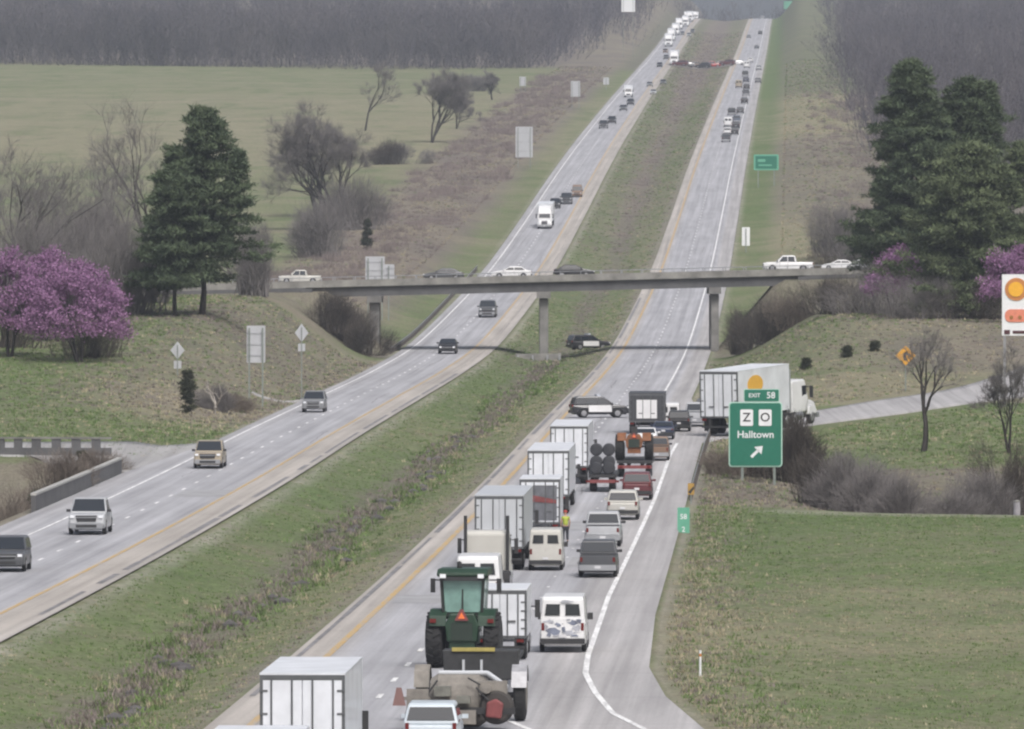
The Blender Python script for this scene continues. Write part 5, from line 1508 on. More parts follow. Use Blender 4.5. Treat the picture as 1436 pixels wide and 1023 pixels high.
# farm tractor
JD = mat('farm_green_paint', (.016, .042, .024), .4, var=.2, scale=1.2)
JY = mat('farm_yellow_paint', (.36, .30, .09), .45, var=.15)
TGLASS = mat('tinted_cab_glass', (.20, .34, .30), .15, var=.25, scale=1.2, spec=.7)
DUST = mat('dusty_grey_steel', (.20, .185, .165), .8, var=.35, scale=1.6)
RUST = mat('faded_red_paint', (.19, .05, .05), .6, var=.25)
SMV = mat('fluorescent_orange', (.80, .18, .05), .5, var=0)


def farm_tractor(loc, rot, label, body=JD, rims=JY, scale=1.0, key='ft', cabin=True, glass=TGLASS, group=None):
    e = empty('farm_tractor', loc, rot, label, 'tractor', group, scale)
    part('chassis', (key, 'ch'), lambda mb: (mb.box(-.35, .35, -.9, 2.9, .75, 1.35, bev=.06), mb.box(-.5, .5, -.95, -.3, .55, 1.5, bev=.05)), body, e)
    part('bonnet', (key, 'bo'), lambda mb: mb.prism([(.9, 1.2), (.9, 1.98), (2.2, 1.92), (3.0, 1.75), (3.15, 1.4), (3.1, 1.1)], -.42, .42, bev=.10), body, e)
    part('rear_housing', (key, 'rh'), lambda mb: (mb.prism([(-.58, .95), (.58, .95), (.66, 1.55), (.46, 1.95), (-.46, 1.95), (-.66, 1.55)], -1.05, -.5, axis='y', bev=.05)), body, e)
    part('vent_panel', (key, 'vp'), lambda mb: mb.box(-.42, .42, -1.075, -1.04, 1.0, 1.62, bev=.02), mat('dark_green_louvre', (.018, .03, .022), .7), e)  # plain dark green panel
    for s in (-1, 1):
        part('fender', (key, 'fe', s), lambda mb, s=s: mb.prism([(-1.05, 1.5), (-.95, 1.86), (-.5, 2.08), (.4, 2.08), (.85, 1.75), (.78, 1.66), (.35, 1.95), (-.45, 1.95), (-.85, 1.75), (-.95, 1.5)], min(s*.62, s*1.28), max(s*.62, s*1.28), bev=.02), body, e)
        # big rear tyres with lugs
        def f(mb, s=s):
            mb.lathe([(-.33, .72), (-.30, .88), (-.22, .95), (.22, .95), (.30, .88), (.33, .72)], (s*1.12, -.1, .97), 'x', 28)
            for i in range(20):
                for q in (-1, 1):
                    a = 2*math.pi*(i+.25*q)/20
                    c = Vector((s*1.12+q*.15, -.1+math.cos(a)*.965, .97+math.sin(a)*.965))
                    mb.box(-.15, .15, -.035, .035, -.03, .03, fn=lambda v, c=c, a=a, q=q: Matrix.Rotation(a-math.pi/2, 3, 'X') @ (Matrix.Rotation(q*.5, 3, 'Z') @ v) + c)
        rw = part('rear_wheel', (key, 'rw', s), f, RUBBER, e)
        part('rim', (key, 'rr', s), lambda mb, s=s: mb.lathe([(-.30, .5), (-.28, .70), (.28, .70), (.30, .5)], (s*1.12, -.1, .97), 'x', 22), rims, rw)
        fw = part('front_wheel', (key, 'fw', s), lambda mb, s=s: mb.lathe([(-.22, .5), (-.18, .64), (.18, .64), (.22, .5)], (s*.98, 2.45, .66), 'x', 22), RUBBER, e)
        part('rim', (key, 'fr', s), lambda mb, s=s: mb.lathe([(-.2, .3), (-.19, .46), (.19, .46), (.2, .3)], (s*.98, 2.45, .66), 'x', 16), rims, fw)
    if cabin:
        cz0, cz1 = 1.9, 3.22; w0, w1 = .80, .88
        part('cab_frame', (key, 'cf'), lambda mb: ([mb.slab([(s*(w0-.0), y, cz0), (s*(w0-.11), y, cz0), (s*(w1-.11), y+dy, cz1), (s*w1, y+dy, cz1)] if s > 0 else [(s*(w0-.11), y, cz0), (s*w0, y, cz0), (s*w1, y+dy, cz1), (s*(w1-.11), y+dy, cz1)], .09) for s in (-1, 1) for y, dy in ((-.62, -.12), (.25, .02), (.95, -.12))], mb.box(-.80, .80, -.66, .98, cz0-.08, cz0+.04, bev=.02), mb.box(-.03, .03, -.72, -.66, cz0, cz1)), mat('cab_pillar_black', (.022, .028, .024), .5), e)
        part('cab_roof', (key, 'cr'), lambda mb: mb.prism([(-.98, cz1+.02), (-.98, cz1+.16), (-.7, cz1+.30), (.9, cz1+.30), (1.2, cz1+.14), (1.2, cz1+.02)], -.98, .98, bev=.06), body, e)
        part('roof_visor', (key, 'rv'), lambda mb: mb.box(-.82, .82, -1.0, -.7, cz1-.12, cz1+.018, bev=.02), TRIM, e)
        part('rear_glass', (key, 'rg'), lambda mb: mb.slab([(-.68, -.64, cz0+.08), (.68, -.64, cz0+.08), (.75, -.75, cz1-.12), (-.75, -.75, cz1-.12)], .02), glass, e)
        part('front_glass', (key, 'fg'), lambda mb: mb.slab([(.70, .93, cz0+.08), (-.70, .93, cz0+.08), (-.75, .84, cz1-.08), (.75, .84, cz1-.08)], .02), glass, e)
        for s in (-1, 1):
            part('side_glass', (key, 'sg', s), lambda mb, s=s: mb.slab([(s*.79, -.5, cz0+.08), (s*.79, .85, cz0+.08), (s*.87, .75, cz1-.06), (s*.87, -.6, cz1-.06)][::s], .02), glass, e)
            part('mirror', (key, 'mi', s), lambda mb, s=s: (mb.box(min(s*1.20, s*1.38), max(s*1.20, s*1.38), .62, .74, 2.62, 3.12, bev=.03), mb.box(min(s*.9, s*1.22), max(s*.9, s*1.22), .66, .70, 3.04, 3.09)), TRIM, e)
            part('work_lamp', (key, 'wl', s), lambda mb, s=s: mb.box(min(s*.62, s*.85), max(s*.62, s*.85), -1.06, -.985, cz1-.02, cz1+.12, bev=.02), LAMPW, e)
            part('tail_lamp', (key, 'tl', s), lambda mb, s=s: mb.box(min(s*1.0, s*1.24), max(s*1.0, s*1.24), -1.10, -1.04, 1.62, 1.76, bev=.02), LAMPR, e)
        part('seat', (key, 'se'), lambda mb: (mb.box(-.26, .26, -.35, .2, 1.98, 2.2, bev=.05), mb.box(-.25, .25, -.45, -.30, 2.15, 2.85, bev=.05)), mat('seat_green_cloth', (.05, .08, .04), .9), e)
        part('beacon', (key, 'be'), lambda mb: mb.lathe([(0, .09), (.05, .10), (.2, .09), (.24, .03)], (-.2, .1, cz1+.30), 'z', 12), TRIM, e)
    else:
        part('seat', (key, 'se'), lambda mb: (mb.box(-.26, .26, -.35, .2, 1.7, 1.9, bev=.05), mb.box(-.25, .25, -.45, -.30, 1.85, 2.5, bev=.05)), TRIM, e)
    t = part('slow_vehicle_emblem', (key, 'smv'), lambda mb: mb.prism([(-.27, 1.70), (.27, 1.70), (.06, 2.10), (-.06, 2.10)], -1.13, -1.10, axis='y'), RUST, e)
    part('emblem_centre', (key, 'smc'), lambda mb: mb.prism([(-.14, 1.77), (.14, 1.77), (0, 2.0)], -1.15, -1.131, axis='y'), SMV, t)
    return e


(x, y, z), r = at_lane(651, 351)
farm_tractor((x, y+.9, z), (r[0], 0, r[2]-.05), 'green farm tractor with a glass cab and an orange triangle, seen from behind', scale=(1.06, 1.16, 1.16))

# towed implement behind the tractor
(x, y, z), r = at_lane(648, 307)
e = empty('towed_farm_machine', (x, y, z), (r[0], 0, r[2]-.02), 'dusty grey towed farm machine with a rounded tank hitched behind the green tractor', 'farm machine')
k = 'imp'
part('drum', (k, 'dr'), lambda mb: mb.lathe([(-1.25, .3), (-1.18, .78), (-.9, .97), (.55, .97), (.85, .75), (.92, .3)], (0, 1.2, 1.0), 'x', 30), DUST, e)
part('drum_saddle', (k, 'sa'), lambda mb: (mb.box(-1.12, -.95, .2, 2.4, .35, .85, bev=.03), mb.box(.62, .8, .2, 2.4, .35, .85, bev=.03)), DUST, e)
part('main_frame', (k, 'mf'), lambda mb: (mb.box(-1.5, 1.5, 2.3, 2.55, .8, 1.15, bev=.03), mb.box(-.9, -.7, 2.4, 13.2, .95, 1.2, bev=.03), mb.box(.7, .9, 2.4, 13.2, .95, 1.2, bev=.03), mb.box(-1.9, 1.9, .0, .2, .55, .78, bev=.03)), FRAME, e)
part('drawbar', (k, 'db'), lambda mb: (mb.prism([(-.8, 13.2), (.8, 13.2), (.12, 41.0), (-.12, 41.0)], .78, .94, axis='z', bev=.02)), FRAME, e)
part('hopper', (k, 'ho'), lambda mb: mb.prism([(-1.42, 2.30), (1.42, 2.30), (1.34, 1.2), (-1.34, 1.2)], 11.6, 13.0, axis='y', bev=.04), mat('dusky_hopper', (.035, .036, .038), .7, var=.35), e)
part('yellow_rail', (k, 'yr'), lambda mb: mb.box(-1.05, .55, 11.52, 11.595, 2.26, 2.40, bev=.02), JY, e)
for x_ in (-.62, .05): part('strut', (k, 'st', x_), lambda mb, x_=x_: mb.box(x_-.045, x_+.045, 11.48, 11.58, 1.25, 1.95), ALU, e)
part('top_pipe', (k, 'tp'), lambda mb: (mb.tube((-.9, 1.05, 1.98), (.85, 1.0, 1.98), .09), mb.tube((.85, 1.0, 1.98), (1.6, .5, 1.5), .09)), ALU, e)
for s in (-1, 1):
    wheel_pair(k, e, s*1.78, 6.0, .92, .46, rim=DUST, name='ground_wheel', n=26)
    part('mud_guard', (k, 'mg', s), lambda mb, s=s: mb.prism([(5.0, 1.25), (5.3, 1.82), (5.75, 2.06), (6.3, 2.0), (6.85, 1.5), (6.8, 1.4), (6.25, 1.9), (5.77, 1.96), (5.37, 1.72), (5.1, 1.25)], min(s*1.5, s*2.06), max(s*1.5, s*2.06)), mat('scuffed_guard', (.36, .36, .38), .5, .3, var=.25) if s > 0 else DUST, e)
part('axle_beam', (k, 'ab'), lambda mb: mb.tube((-1.6, 6.0, .92), (1.6, 6.0, .92), .12), FRAME, e)
part('lamp_arm', (k, 'la'), lambda mb: (mb.box(-2.2, -1.15, .05, .13, 1.05, 1.17), mb.box(-2.0, -1.2, .03, .13, .75, 1.45, bev=.02)), DUST, e)
q = part('warning_triangle', (k, 'wt'), lambda mb: mb.prism([(-2.50, .85), (-2.02, .85), (-2.18, 1.50), (-2.36, 1.50)], -.02, .01, axis='y', bev=0), mat('dull_red_board', (.20, .115, .105), .7), e)
part('lamp_bracket', (k, 'lb'), lambda mb: mb.box(-2.3, -2.0, .011, .06, 1.08, 1.14), DUST, e)
part('red_end_cap', (k, 'rc'), lambda mb: mb.prism([(.86, .46), (1.42, .40), (1.50, .95), (1.22, 1.12), (.90, .98)], -.34, -.05, axis='y', bev=.06), RUST, e)
part('hose', (k, 'hs'), lambda mb: [mb.tube(a_, b_, .035, n=6) for a_, b_ in (((.5, .1, 1.5), (.95, -.1, 1.05)), ((-.9, .2, 1.75), (-1.3, .1, 1.2)), ((-1.3, .1, 1.2), (-1.0, 0, .7)), ((.2, .15, 1.85), (.65, .1, 1.6)))], TRIM, e)
part('tool_box', (k, 'tb'), lambda mb: (mb.box(-1.0, -.4, -.2, .2, 1.2, 1.55, bev=.04), mb.box(-.2, .3, -.25, .1, .95, 1.2, bev=.04)), mat('worn_green_grey', (.15, .15, .13), .7, var=.3), e)
part('hub_cover', (k, 'hc'), lambda mb: mb.lathe([(0, .52), (.3, .64), (.5, .56)], (1.22, .02, .80), 'y', 22), mat('grimy_rubber', (.05, .045, .042), .8), e)
part('pump_unit', (k, 'pu'), lambda mb: (mb.box(.6, 1.6, .2, .8, 1.25, 1.72, bev=.1), mb.tube((.9, -.1, 1.45), (.9, .2, 1.45), .16), mb.box(-.6, .5, -.15, .3, .2, .7, bev=.1)), DUST, e)

place(box_truck(0, 900, 'white service truck ahead and right of the green tractor, partly hidden by it', zt=3.0, L=6.0, key='svc', w=1.12), 701, 357)
drive('van', 'white', 670, 858, 'white high roofed van just ahead of the green tractor cab', scale=1.06)
(x, y, z), r = at_lane(680, 424)
semi(0, 0, 'cream day cab lorry with a black exhaust stack, behind the grey doored trailer', loc=((x, y, z), r), trailer=False, sleeper=False, colour='cream', key='bob')
semi(0, 0, 'semi truck with a grey doored white trailer, third trailer from the bottom edge', loc=(at_lane(700, 450)[0], at_lane(700, 450)[1]), skin=ALU, key='A', zt=3.95)
def redband(e, key, y0):
    part('roller_door', (key, 'ro'), lambda mb: mb.box(-.98, .98, y0-.05, y0-.022, 1.15, 3.15, bev=.01), mat('dull_roller_door', (.12, .125, .14), .6, var=.3), e)
    part('red_band', (key, 'rb'), lambda mb: mb.prism([(-.95, 2.25), (.95, 2.12), (.95, 2.32), (-.95, 2.70)], y0-.075, y0-.052, axis='y'), RUST, e)
place(box_truck(0, 800, 'box truck with a dark roller door crossed by a red band', zt=3.55, key='red', rear=redband, w=1.16), 757, 490)
drive('van', 'cream', 765, 801, 'cream low roofed van right of the grey doored trailer', scale=.88)
semi(0, 0, 'white semi truck with a vertical seam down its doors, behind the red banded box truck', loc=at_lane(769, 530), key='B', zt=3.98)
semi(0, 0, 'white semi truck furthest up the queue, its roof the highest of the white trailers', loc=at_lane(798, 583), key='C', L=14.6, zt=3.98)
dv = drive('van', 'white', 789, 916, 'white van with blotchy grey blue graphics on its rear doors', scale=.97)
DECAL = mat('grey_blue_decal', (.17, .19, .25), .5, var=.35, scale=2.5); DECL = mat('pale_grey_decal', (.36, .37, .41), .5, var=.25, scale=2.5)
for i, (cx, cz, rx, rz, m_) in enumerate(((-.42, .95, .30, .22, DECAL), (.46, 1.32, .26, .12, DECAL), (.30, .88, .40, .12, DECL), (-.55, 1.36, .26, .10, DECL), (-.2, 1.22, .18, .09, DECAL), (.62, 1.05, .18, .16, DECL), (.15, 2.24, .34, .06, DECL), (-.62, .78, .16, .10, DECAL), (.05, 1.02, .12, .20, DECAL), (.52, .74, .22, .07, DECAL), (-.25, .74, .2, .06, DECL), (.7, 1.38, .14, .1, DECAL), (-.72, 1.12, .1, .14, DECL), (.26, 1.45, .12, .05, DECL))):
    rg_ = random.Random(i); pts_ = [(cx + rx*math.cos(a)*rg_.uniform(.35, 1.25), cz + rz*math.sin(a)*rg_.uniform(.35, 1.25)) for a in np.linspace(0, 2*math.pi, 11)[:-1]]
    q_ = MB(); q_.prism(pts_, -2.874 - .002*i, -2.858, axis='y'); link('graphic', q_.mesh('graphic'), m_, dv)
drive('pickup', 'dark_grey', 838, 811, 'charcoal pickup in the exit lane ahead of the blotchy white van', scale=.98)
drive('pickup', 'silver', 845, 768, 'silver pickup with a dark rear window ahead of the charcoal one', scale=1.0)
drive('suv', 'cream', 873, 730, 'pale beige estate car ahead of the silver pickup')
drive('suv', 'maroon', 893, 702, 'dark maroon car half hidden behind the pale beige estate')


def flat_trailer(px, Y, label, key, L=9, w=1.25, name='flatbed_trailer'):
    (x, y, z), r = at_lane(px, Y)
    e = empty(name, (x, y, z), r, label, 'trailer')
    part('bed', (key, 'bed'), lambda mb: mb.box(-w, w, 0, L, .95, 1.15, bev=.03), FRAME, e)
    part('beam', (key, 'bm'), lambda mb: (mb.box(-.55, -.4, .1, L+1.5, .62, .948), mb.box(.4, .55, .1, L+1.5, .62, .948)), FRAME, e)
    part('bumper_bar', (key, 'bb'), lambda mb: mb.box(-w+.05, w-.05, -.06, .02, .60, .82), RUST, e)
    for s in (-1, 1):
        part('taillight', (key, 'tl', s), lambda mb, s=s: mb.box(min(s*.85, s*1.1), max(s*.85, s*1.1), -.10, -.062, .64, .78), LAMPR, e)
        for yy in (1.0, 2.1): wheel_pair(key, e, s*(w-.28), yy, .44, .46)
    return e, (x, y, z), r
# dark tarped bales on one, an old orange tractor on the other
e, (x, y, z), r = flat_trailer(845, 568, 'flatbed trailer under the black wrapped bales', 'flA', w=.92)
BALE = mat('black_bale_wrap', (.035, .036, .042), .42, var=.3, scale=2)
for i, (dx, dy, dz, rad) in enumerate(((-.42, .6, 1.15+.42, .44), (.42, .65, 1.15+.42, .44), (-.42, .7, 1.98, .44), (.42, .7, 1.98, .44), (-.41, .8, 2.80, .43), (.42, .75, 2.80, .43))):
    b = empty('wrapped_bale', (x+dx, y+dy, z+dz), (0, 0, r[2]), ('%s black wrapped bale, %s of the stack on the flatbed' % (('left', 'right')[i % 2], ('bottom row', 'middle row', 'top row')[i//2])), 'bale', 'black bales on the flatbed')
    part('wrap', ('bale', 'wr'), lambda mb: mb.lathe([(-.02, .05), (0, .36), (.06, .42), (1.15, .42), (1.22, .36), (1.24, .05)], (0, 0, 0), 'y', 20), BALE, b)
    part('strap', ('bale', 'st'), lambda mb: [mb.lathe([(-.03, .41), (-.02, .432), (.02, .432), (.03, .41)], (0, yy, 0), 'y', 20) for yy in (.35,)], mat('pale_strap', (.22, .22, .23), .7), b)
e, (x, y, z), r = flat_trailer(890, 596, 'flatbed trailer carrying the old orange tractor', 'flB')
OR = mat('faded_tractor_orange', (.19, .075, .03), .65, var=.35, scale=1.5)
farm_tractor((x, y+1.6, z+1.15), r, 'old orange tractor without a cab riding on a flatbed trailer', body=OR, rims=OR, cabin=False, key='old', scale=.92)
drive('pickup', 'brown', 921, 647, 'small brown pickup beside the old orange tractor', scale=.9)
drive('sedan', 'white', 905, 628, 'white saloon car below the black framed lorry', scale=1.0)
def panel(e, key, y0):
    part('door_panel', (key, 'dp'), lambda mb: mb.box(-.82, .82, y0-.06, y0-.022, 1.25, 2.75, bev=.02), P['white'], e)
DARKBOX = mat('black_lorry_body', (.05, .052, .058), .5, var=.2)
place(box_truck(0, 700, 'black framed lorry with one square white rear panel', colour='dark_grey', zt=3.3, key='blk', skin=DARKBOX, rear=panel, w=1.45), 907, 690)
drive('van', 'white', 938, 604, 'white high van right of the black framed lorry', scale=.9)
drive('pickup', 'silver', 974, 599, 'pickup with a pale roof and dark tailgate at the mouth of the exit ramp', scale=1.02, yaw=-.10)

drive('suv', 'black', 952, 606, 'black car squeezed between the white high van and the pickup at the ramp mouth', scale=.95)
drive('suv', 'dark_grey', 990, 588, 'dark grey car tucked under the tail of the turning semi truck', scale=.95)
drive('sedan', 'navy', 930, 617, 'navy saloon just below the white high van', scale=.95)
# police
def police(loc, yaw, label):
    e = car('suv', 'black', loc, (0, 0, yaw), label, 'police car', 'police_car', 'police cars closing the road', 1.02)
    for s in (-1, 1):
        part('white_door', ('pol', 'wd', s), lambda mb, s=s: (mb.box(min(s*.978, s*.992), max(s*.978, s*.992), -1.02, .95, .48, 1.04)), P['white'], e)
        part('roof_panel', ('pol', 'rp', s), lambda mb, s=s: mb.slab([(s*.955, -.75, 1.12), (s*.955, .55, 1.12), (s*.955, .55, 1.13), (s*.955, -.75, 1.13)][::s], .02), P['white'], e)
    part('light_bar', ('pol', 'lb'), lambda mb: (mb.box(-.62, .62, -.28, .02, 1.79, 1.93, bev=.04)), mat('light_bar_lens', (.55, .58, .66), .25, var=.2), e)
    part('push_bumper', ('pol', 'pb'), lambda mb: (mb.box(-.5, -.42, 2.44, 2.56, .40, 1.0), mb.box(.42, .5, 2.44, 2.56, .40, 1.0), mb.box(-.42, .42, 2.46, 2.54, .62, .70), mb.box(-.42, .42, 2.46, 2.54, .86, .94)), TRIM, e)
    part('spot_lamp', ('pol', 'sl'), lambda mb: mb.lathe([(0, .05), (.04, .09), (.16, .08)], (-.90, .82, 1.22), 'y', 12), CHROME, e)
    return e
X, Y, Z = road_at(840, 586)
police((X, Y, Z+.02), -R(82), 'black and white police car parked across the near lanes')
X, Y, Z = ground_at(825, 1018)
police((X, Y, Z+.02), -R(68), 'black and white police car standing in the grass median under the bridge')

# semi turning up the exit ramp
X, Y = (1009-CX)*684/F, 684.0
yw = -R(24)
f_ = Vector((-math.sin(yw), math.cos(yw)))
z0 = float(zr(Y)); z1 = -11.25
e = semi(0, 0, 'white semi truck turning off up the exit ramp, seen from its side', loc=((X, Y, z0+.05), (math.atan((z1-z0)/19), 0, yw)), key='ramp', L=8.6, scale=1.27, fairing=False)
part('round_emblem', ('ramp', 'em'), lambda mb: mb.lathe([(0, .56), (.012, .56)], (1.293, 0, 0), 'x', 28), mat('amber_emblem', (.72, .40, .05), .5, var=.08), e)
em_ = [o for o in e.children if o.name.startswith('round_emblem')][0]; em_.location = (0, 2.9, 3.10); em_.scale = (1, 2.3, 1.05)

# ---- oncoming carriageway
for a in (('suv', 'dark_grey', 8, 803, 'dark grey car at the left edge of the view', 1.0), ('pickup', 'silver', 121, 751, 'silver pickup with a large dark grille, second oncoming vehicle from the left', 1.08),
          ('pickup', 'tan', 291, 658, 'tan pickup with dark bumper passing the end of the parapet', 1.02), ('suv', 'grey', 439, 579, 'grey estate car in the oncoming lanes below the tall blank sign', 1.02),
          ('sedan', 'black', 627, 497, 'black saloon with a grey roof nearest this side of the bridge', 1.15), ('pickup', 'dark_grey', 683, 446, 'dark pickup seen just below the bridge deck in the oncoming lanes', 1.12)):
    drive(a[0], a[1], a[2], a[3], a[4], away=False, scale=a[5])
semi(763, 322, 'white fronted semi truck coming down the hill towards the bridge', away=False, key='on', L=12.0, group='vehicles coming down the hill')
G1 = 'vehicles coming down the hill'
for a in (('suv', 'black', 778, 293, 'black car right behind the white fronted semi coming downhill', 1.0), ('pickup', 'black', 794, 287, 'wide black pickup, third in the downhill file of four', 1.05), ('van', 'brown', 809, 277, 'brownish van last in the downhill file of four', .9),
          ('pickup', 'black', 846, 181, 'black pickup leading the upper downhill file', 1.05), ('suv', 'black', 858, 174, 'dark car second in the upper downhill file', 1.05), ('sedan', 'dark_grey', 874, 156, 'dark car third in the upper downhill file', 1.1), ('suv', 'black', 884, 148, 'black car just below the small white lorry', 1.0),
          ('sedan', 'grey', 911, 122, 'small grey car in the left lane, above the small white lorry', 1.0), ('sedan', 'dark_grey', 930, 119, 'small dark car in the right lane below the median crossing', 1.05), ('sedan', 'silver', 916, 133, 'pale grey car alone beside the small white lorry', 1.0), ('suv', 'black', 925, 95, 'black car just below the queue of lorries', 1.0)):
    drive(a[0], a[1], a[2], a[3], a[4], away=False, scale=a[5], group=G1)
box_truck(881, 137, 'small white lorry ahead of the upper downhill file', away=False, L=5.5, zt=3.4, key='dn', group=G1)
G2 = 'stopped traffic at the top of the oncoming lanes'
semi(945, 92, 'bright white lorry standing beside the median crossing', away=False, key='on', L=12.0, group=G2, scale=1.25)
semi(937, 66, 'white lorry in the outer lane above the dark cars', away=False, key='on', L=12.0, group=G2, scale=1.25)
semi(947, 50, 'white lorry in the outer lane, second up the standing queue', away=False, key='on', L=12.0, group=G2, scale=1.25)
semi(961, 38, 'white lorry in the inner lane near the hilltop', away=False, key='on', L=12.0, group=G2, scale=1.25)
semi(975, 29, 'white lorry highest in the inner lane of the standing queue', away=False, key='on', L=12.0, group=G2, scale=1.25)
semi(963, 22, 'white lorry on the hilltop in the outer lane', away=False, key='on', L=12.0, group=G2, scale=1.25)
semi(952, 42, 'white lorry third up the standing queue, outer lane', away=False, key='on', L=12.0, group=G2, scale=1.25)
semi(967, 31, 'white lorry between the two highest inner lane lorries', away=False, key='on', L=12.0, group=G2, scale=1.25)
semi(941, 58, 'white lorry crowding behind the lowest outer lane lorry', away=False, key='on', L=12.0, group=G2, scale=1.25)
for a in (('suv', 'brown', 933, 75, 'brown car between two white lorries in the outer lane'), ('suv', 'dark_grey', 934, 84, 'dark car under the brown one in the outer lane'), ('pickup', 'dark_grey', 971, 47, 'dark pickup in the inner lane below the hilltop lorries'), ('suv', 'grey', 957, 50, 'grey car between the lanes of standing lorries'), ('suv', 'silver', 966, 52, 'silver car in the inner lane below the dark pickup'),
          ('sedan', 'white', 953, 33, 'white car beside the hilltop lorry'), ('suv', 'silver', 978, 17, 'silver car on the crest of the oncoming lanes')):
    drive(a[0], a[1], a[2], a[3], a[4], away=False, group=G2)
# the file crossing the median
G3 = 'vehicles turning across the median'
zc = lambda X, Y: float(ground(X, Y)) + .25
for i, (px, kd, c, lb) in enumerate(((954, 'suv', 'maroon', 'maroon car first on the left of the file crossing the median'), (964, 'sedan', 'grey', 'grey car second from the left crossing the median'), (977, 'pickup', 'brown', 'brown pickup crossing the median, third from the left'), (986, 'suv', 'black', 'black car in the middle of the file crossing the median'),
        (998, 'pickup', 'red', 'red pickup crossing the median right of the black car'), (1009, 'suv', 'brown', 'brown car crossing the median beside the red pickup'), (1020, 'suv', 'maroon', 'maroon car crossing the median beside the small white car'), (1034, 'sedan', 'white', 'small white car at the right end of the file crossing the median'))):
    Y = 3030 + 4*(i % 3); X = PX(px, Y); u = X - float(xy(Y))
    z = float(zr(Y))+.05 if (u > -1.8 or u < -float(MED(Y))) else zc(X, Y)
    car(kd, c, (X, Y, z), (0, 0, R(90) + (-.3, .1, .25)[i % 3]), lb, 'car' if kd != 'van' else 'van', {'sedan': 'sedan', 'suv': 'suv', 'pickup': 'pickup_truck', 'van': 'van'}[kd], G3, 1.15)
mb = MB(); ys = 3030
X0_, X1_ = float(xy(ys)-MED(ys))-1, float(xy(ys))-1
P_ = np.linspace(X0_, X1_, 14)
Xg, Yg = np.meshgrid(P_, np.linspace(3012, 3052, 6)); Zg = ground(Xg, Yg) + .22
e_ = link('path', grid_mesh('path', Xg, Yg, Zg), mat('crossover_gravel', (.20, .18, .165), .9, var=.3, scale=.5)); tag(e_, kind='structure')
# ---- near carriageway, up the hill
G4 = 'stopped traffic up the near lanes'
for a in (('pickup', 'dark_grey', 1018, 200, 'dark pickup last in the left lane of the uphill queue'), ('suv', 'white', 1020, 190, 'white car ahead of the last dark pickup uphill'), ('van', 'white', 1021, 179, 'white van second ahead of the last dark pickup uphill'), ('pickup', 'black', 1026, 162, 'black pickup ahead of the white van uphill'), ('van', 'tan', 1036, 124, 'tan van alone in the left lane uphill'),
          ('suv', 'black', 1030, 190, 'black car last in the right lane of the uphill queue'), ('suv', 'black', 1032, 181, 'black car second in the right lane of the uphill queue'), ('pickup', 'blue_grey', 1033, 173, 'blue grey pickup third in the right lane uphill'), ('suv', 'dark_grey', 1038, 160, 'dark car fourth in the right lane uphill'), ('suv', 'black', 1044, 146, 'black car fifth in the right lane uphill'),
          ('pickup', 'dark_grey', 1046, 135, 'dark pickup sixth in the right lane uphill'), ('suv', 'black', 1047, 126, 'black car seventh in the right lane uphill'), ('suv', 'navy', 1046, 116, 'navy car eighth in the right lane uphill'), ('pickup', 'black', 1045, 108, 'black pickup near the head of the right lane uphill'),
          ('van', 'white', 1047, 96, 'white van just above the head of the uphill queue'), ('suv', 'white', 1052, 88, 'white car beside the median crossing in the near lanes'), ('suv', 'silver', 1064, 99, 'silver car on the right shoulder beside the uphill queue'), ('suv', 'grey', 1063, 117, 'grey car on the right shoulder beside the navy car'), ('sedan', 'dark_grey', 1061, 69, 'dark car moving above the median crossing'), ('suv', 'black', 1066, 49, 'black car high in the right lane'),
          ('sedan', 'grey', 1050, 54, 'grey car high in the left lane'), ('suv', 'black', 1053, 28, 'black car on the crest of the near lanes'), ('van', 'silver', 1069, 26, 'pale van on the crest of the near lanes')):
    drive(a[0], a[1], a[2], a[3], a[4], group=G4)

# ---- on the bridge
def on_bridge(kind, c, px, label, face, dy=2.0, scale=1.0, pyb=None):
    Y = YB + dy; X = PX(px, Y); z = float(zb(X)) + .01 + (.02 if not -24 < X < 34 else 0)
    return car(kind, c, (X, Y, z), (0, -math.atan(.025) * 0, R(90) if face < 0 else -R(90)), label, {'sedan': 'car', 'suv': 'car', 'pickup': 'pickup', 'van': 'van'}[kind], {'sedan': 'sedan', 'suv': 'suv', 'pickup': 'pickup_truck', 'van': 'van'}[kind], 'vehicles on the crossing road', scale)
on_bridge('pickup', 'white', 1105, 'white pickup at the right end of the bridge heading left', -1)
on_bridge('sedan', 'white', 717, 'white saloon on the bridge above the oncoming lanes', -1)
on_bridge('sedan', 'black', 805, 'low black saloon on the bridge above the median', 1)
on_bridge('sedan', 'dark_grey', 622, 'dark car on the bridge left of the white saloon', -1)
on_bridge('pickup', 'cream', 421, 'cream pickup near the left end of the bridge', -1, scale=.85)
on_bridge('sedan', 'white', 1176, 'white car behind the white pickup on the right approach', -1, scale=.85)
on_bridge('sedan', 'silver', 1206, 'silver car furthest right on the bridge approach', -1, scale=.85)
# ------------------------------------------------------------------ a worker in the road
SKIN = mat('skin', (.42, .26, .19), .6, var=.08); VEST = mat('lime_vest', (.36, .42, .06), .7, var=.12); TROUS = mat('dark_trousers', (.03, .032, .04), .85, var=.2); HAT = mat('red_cap', (.34, .05, .04), .6, var=.1)


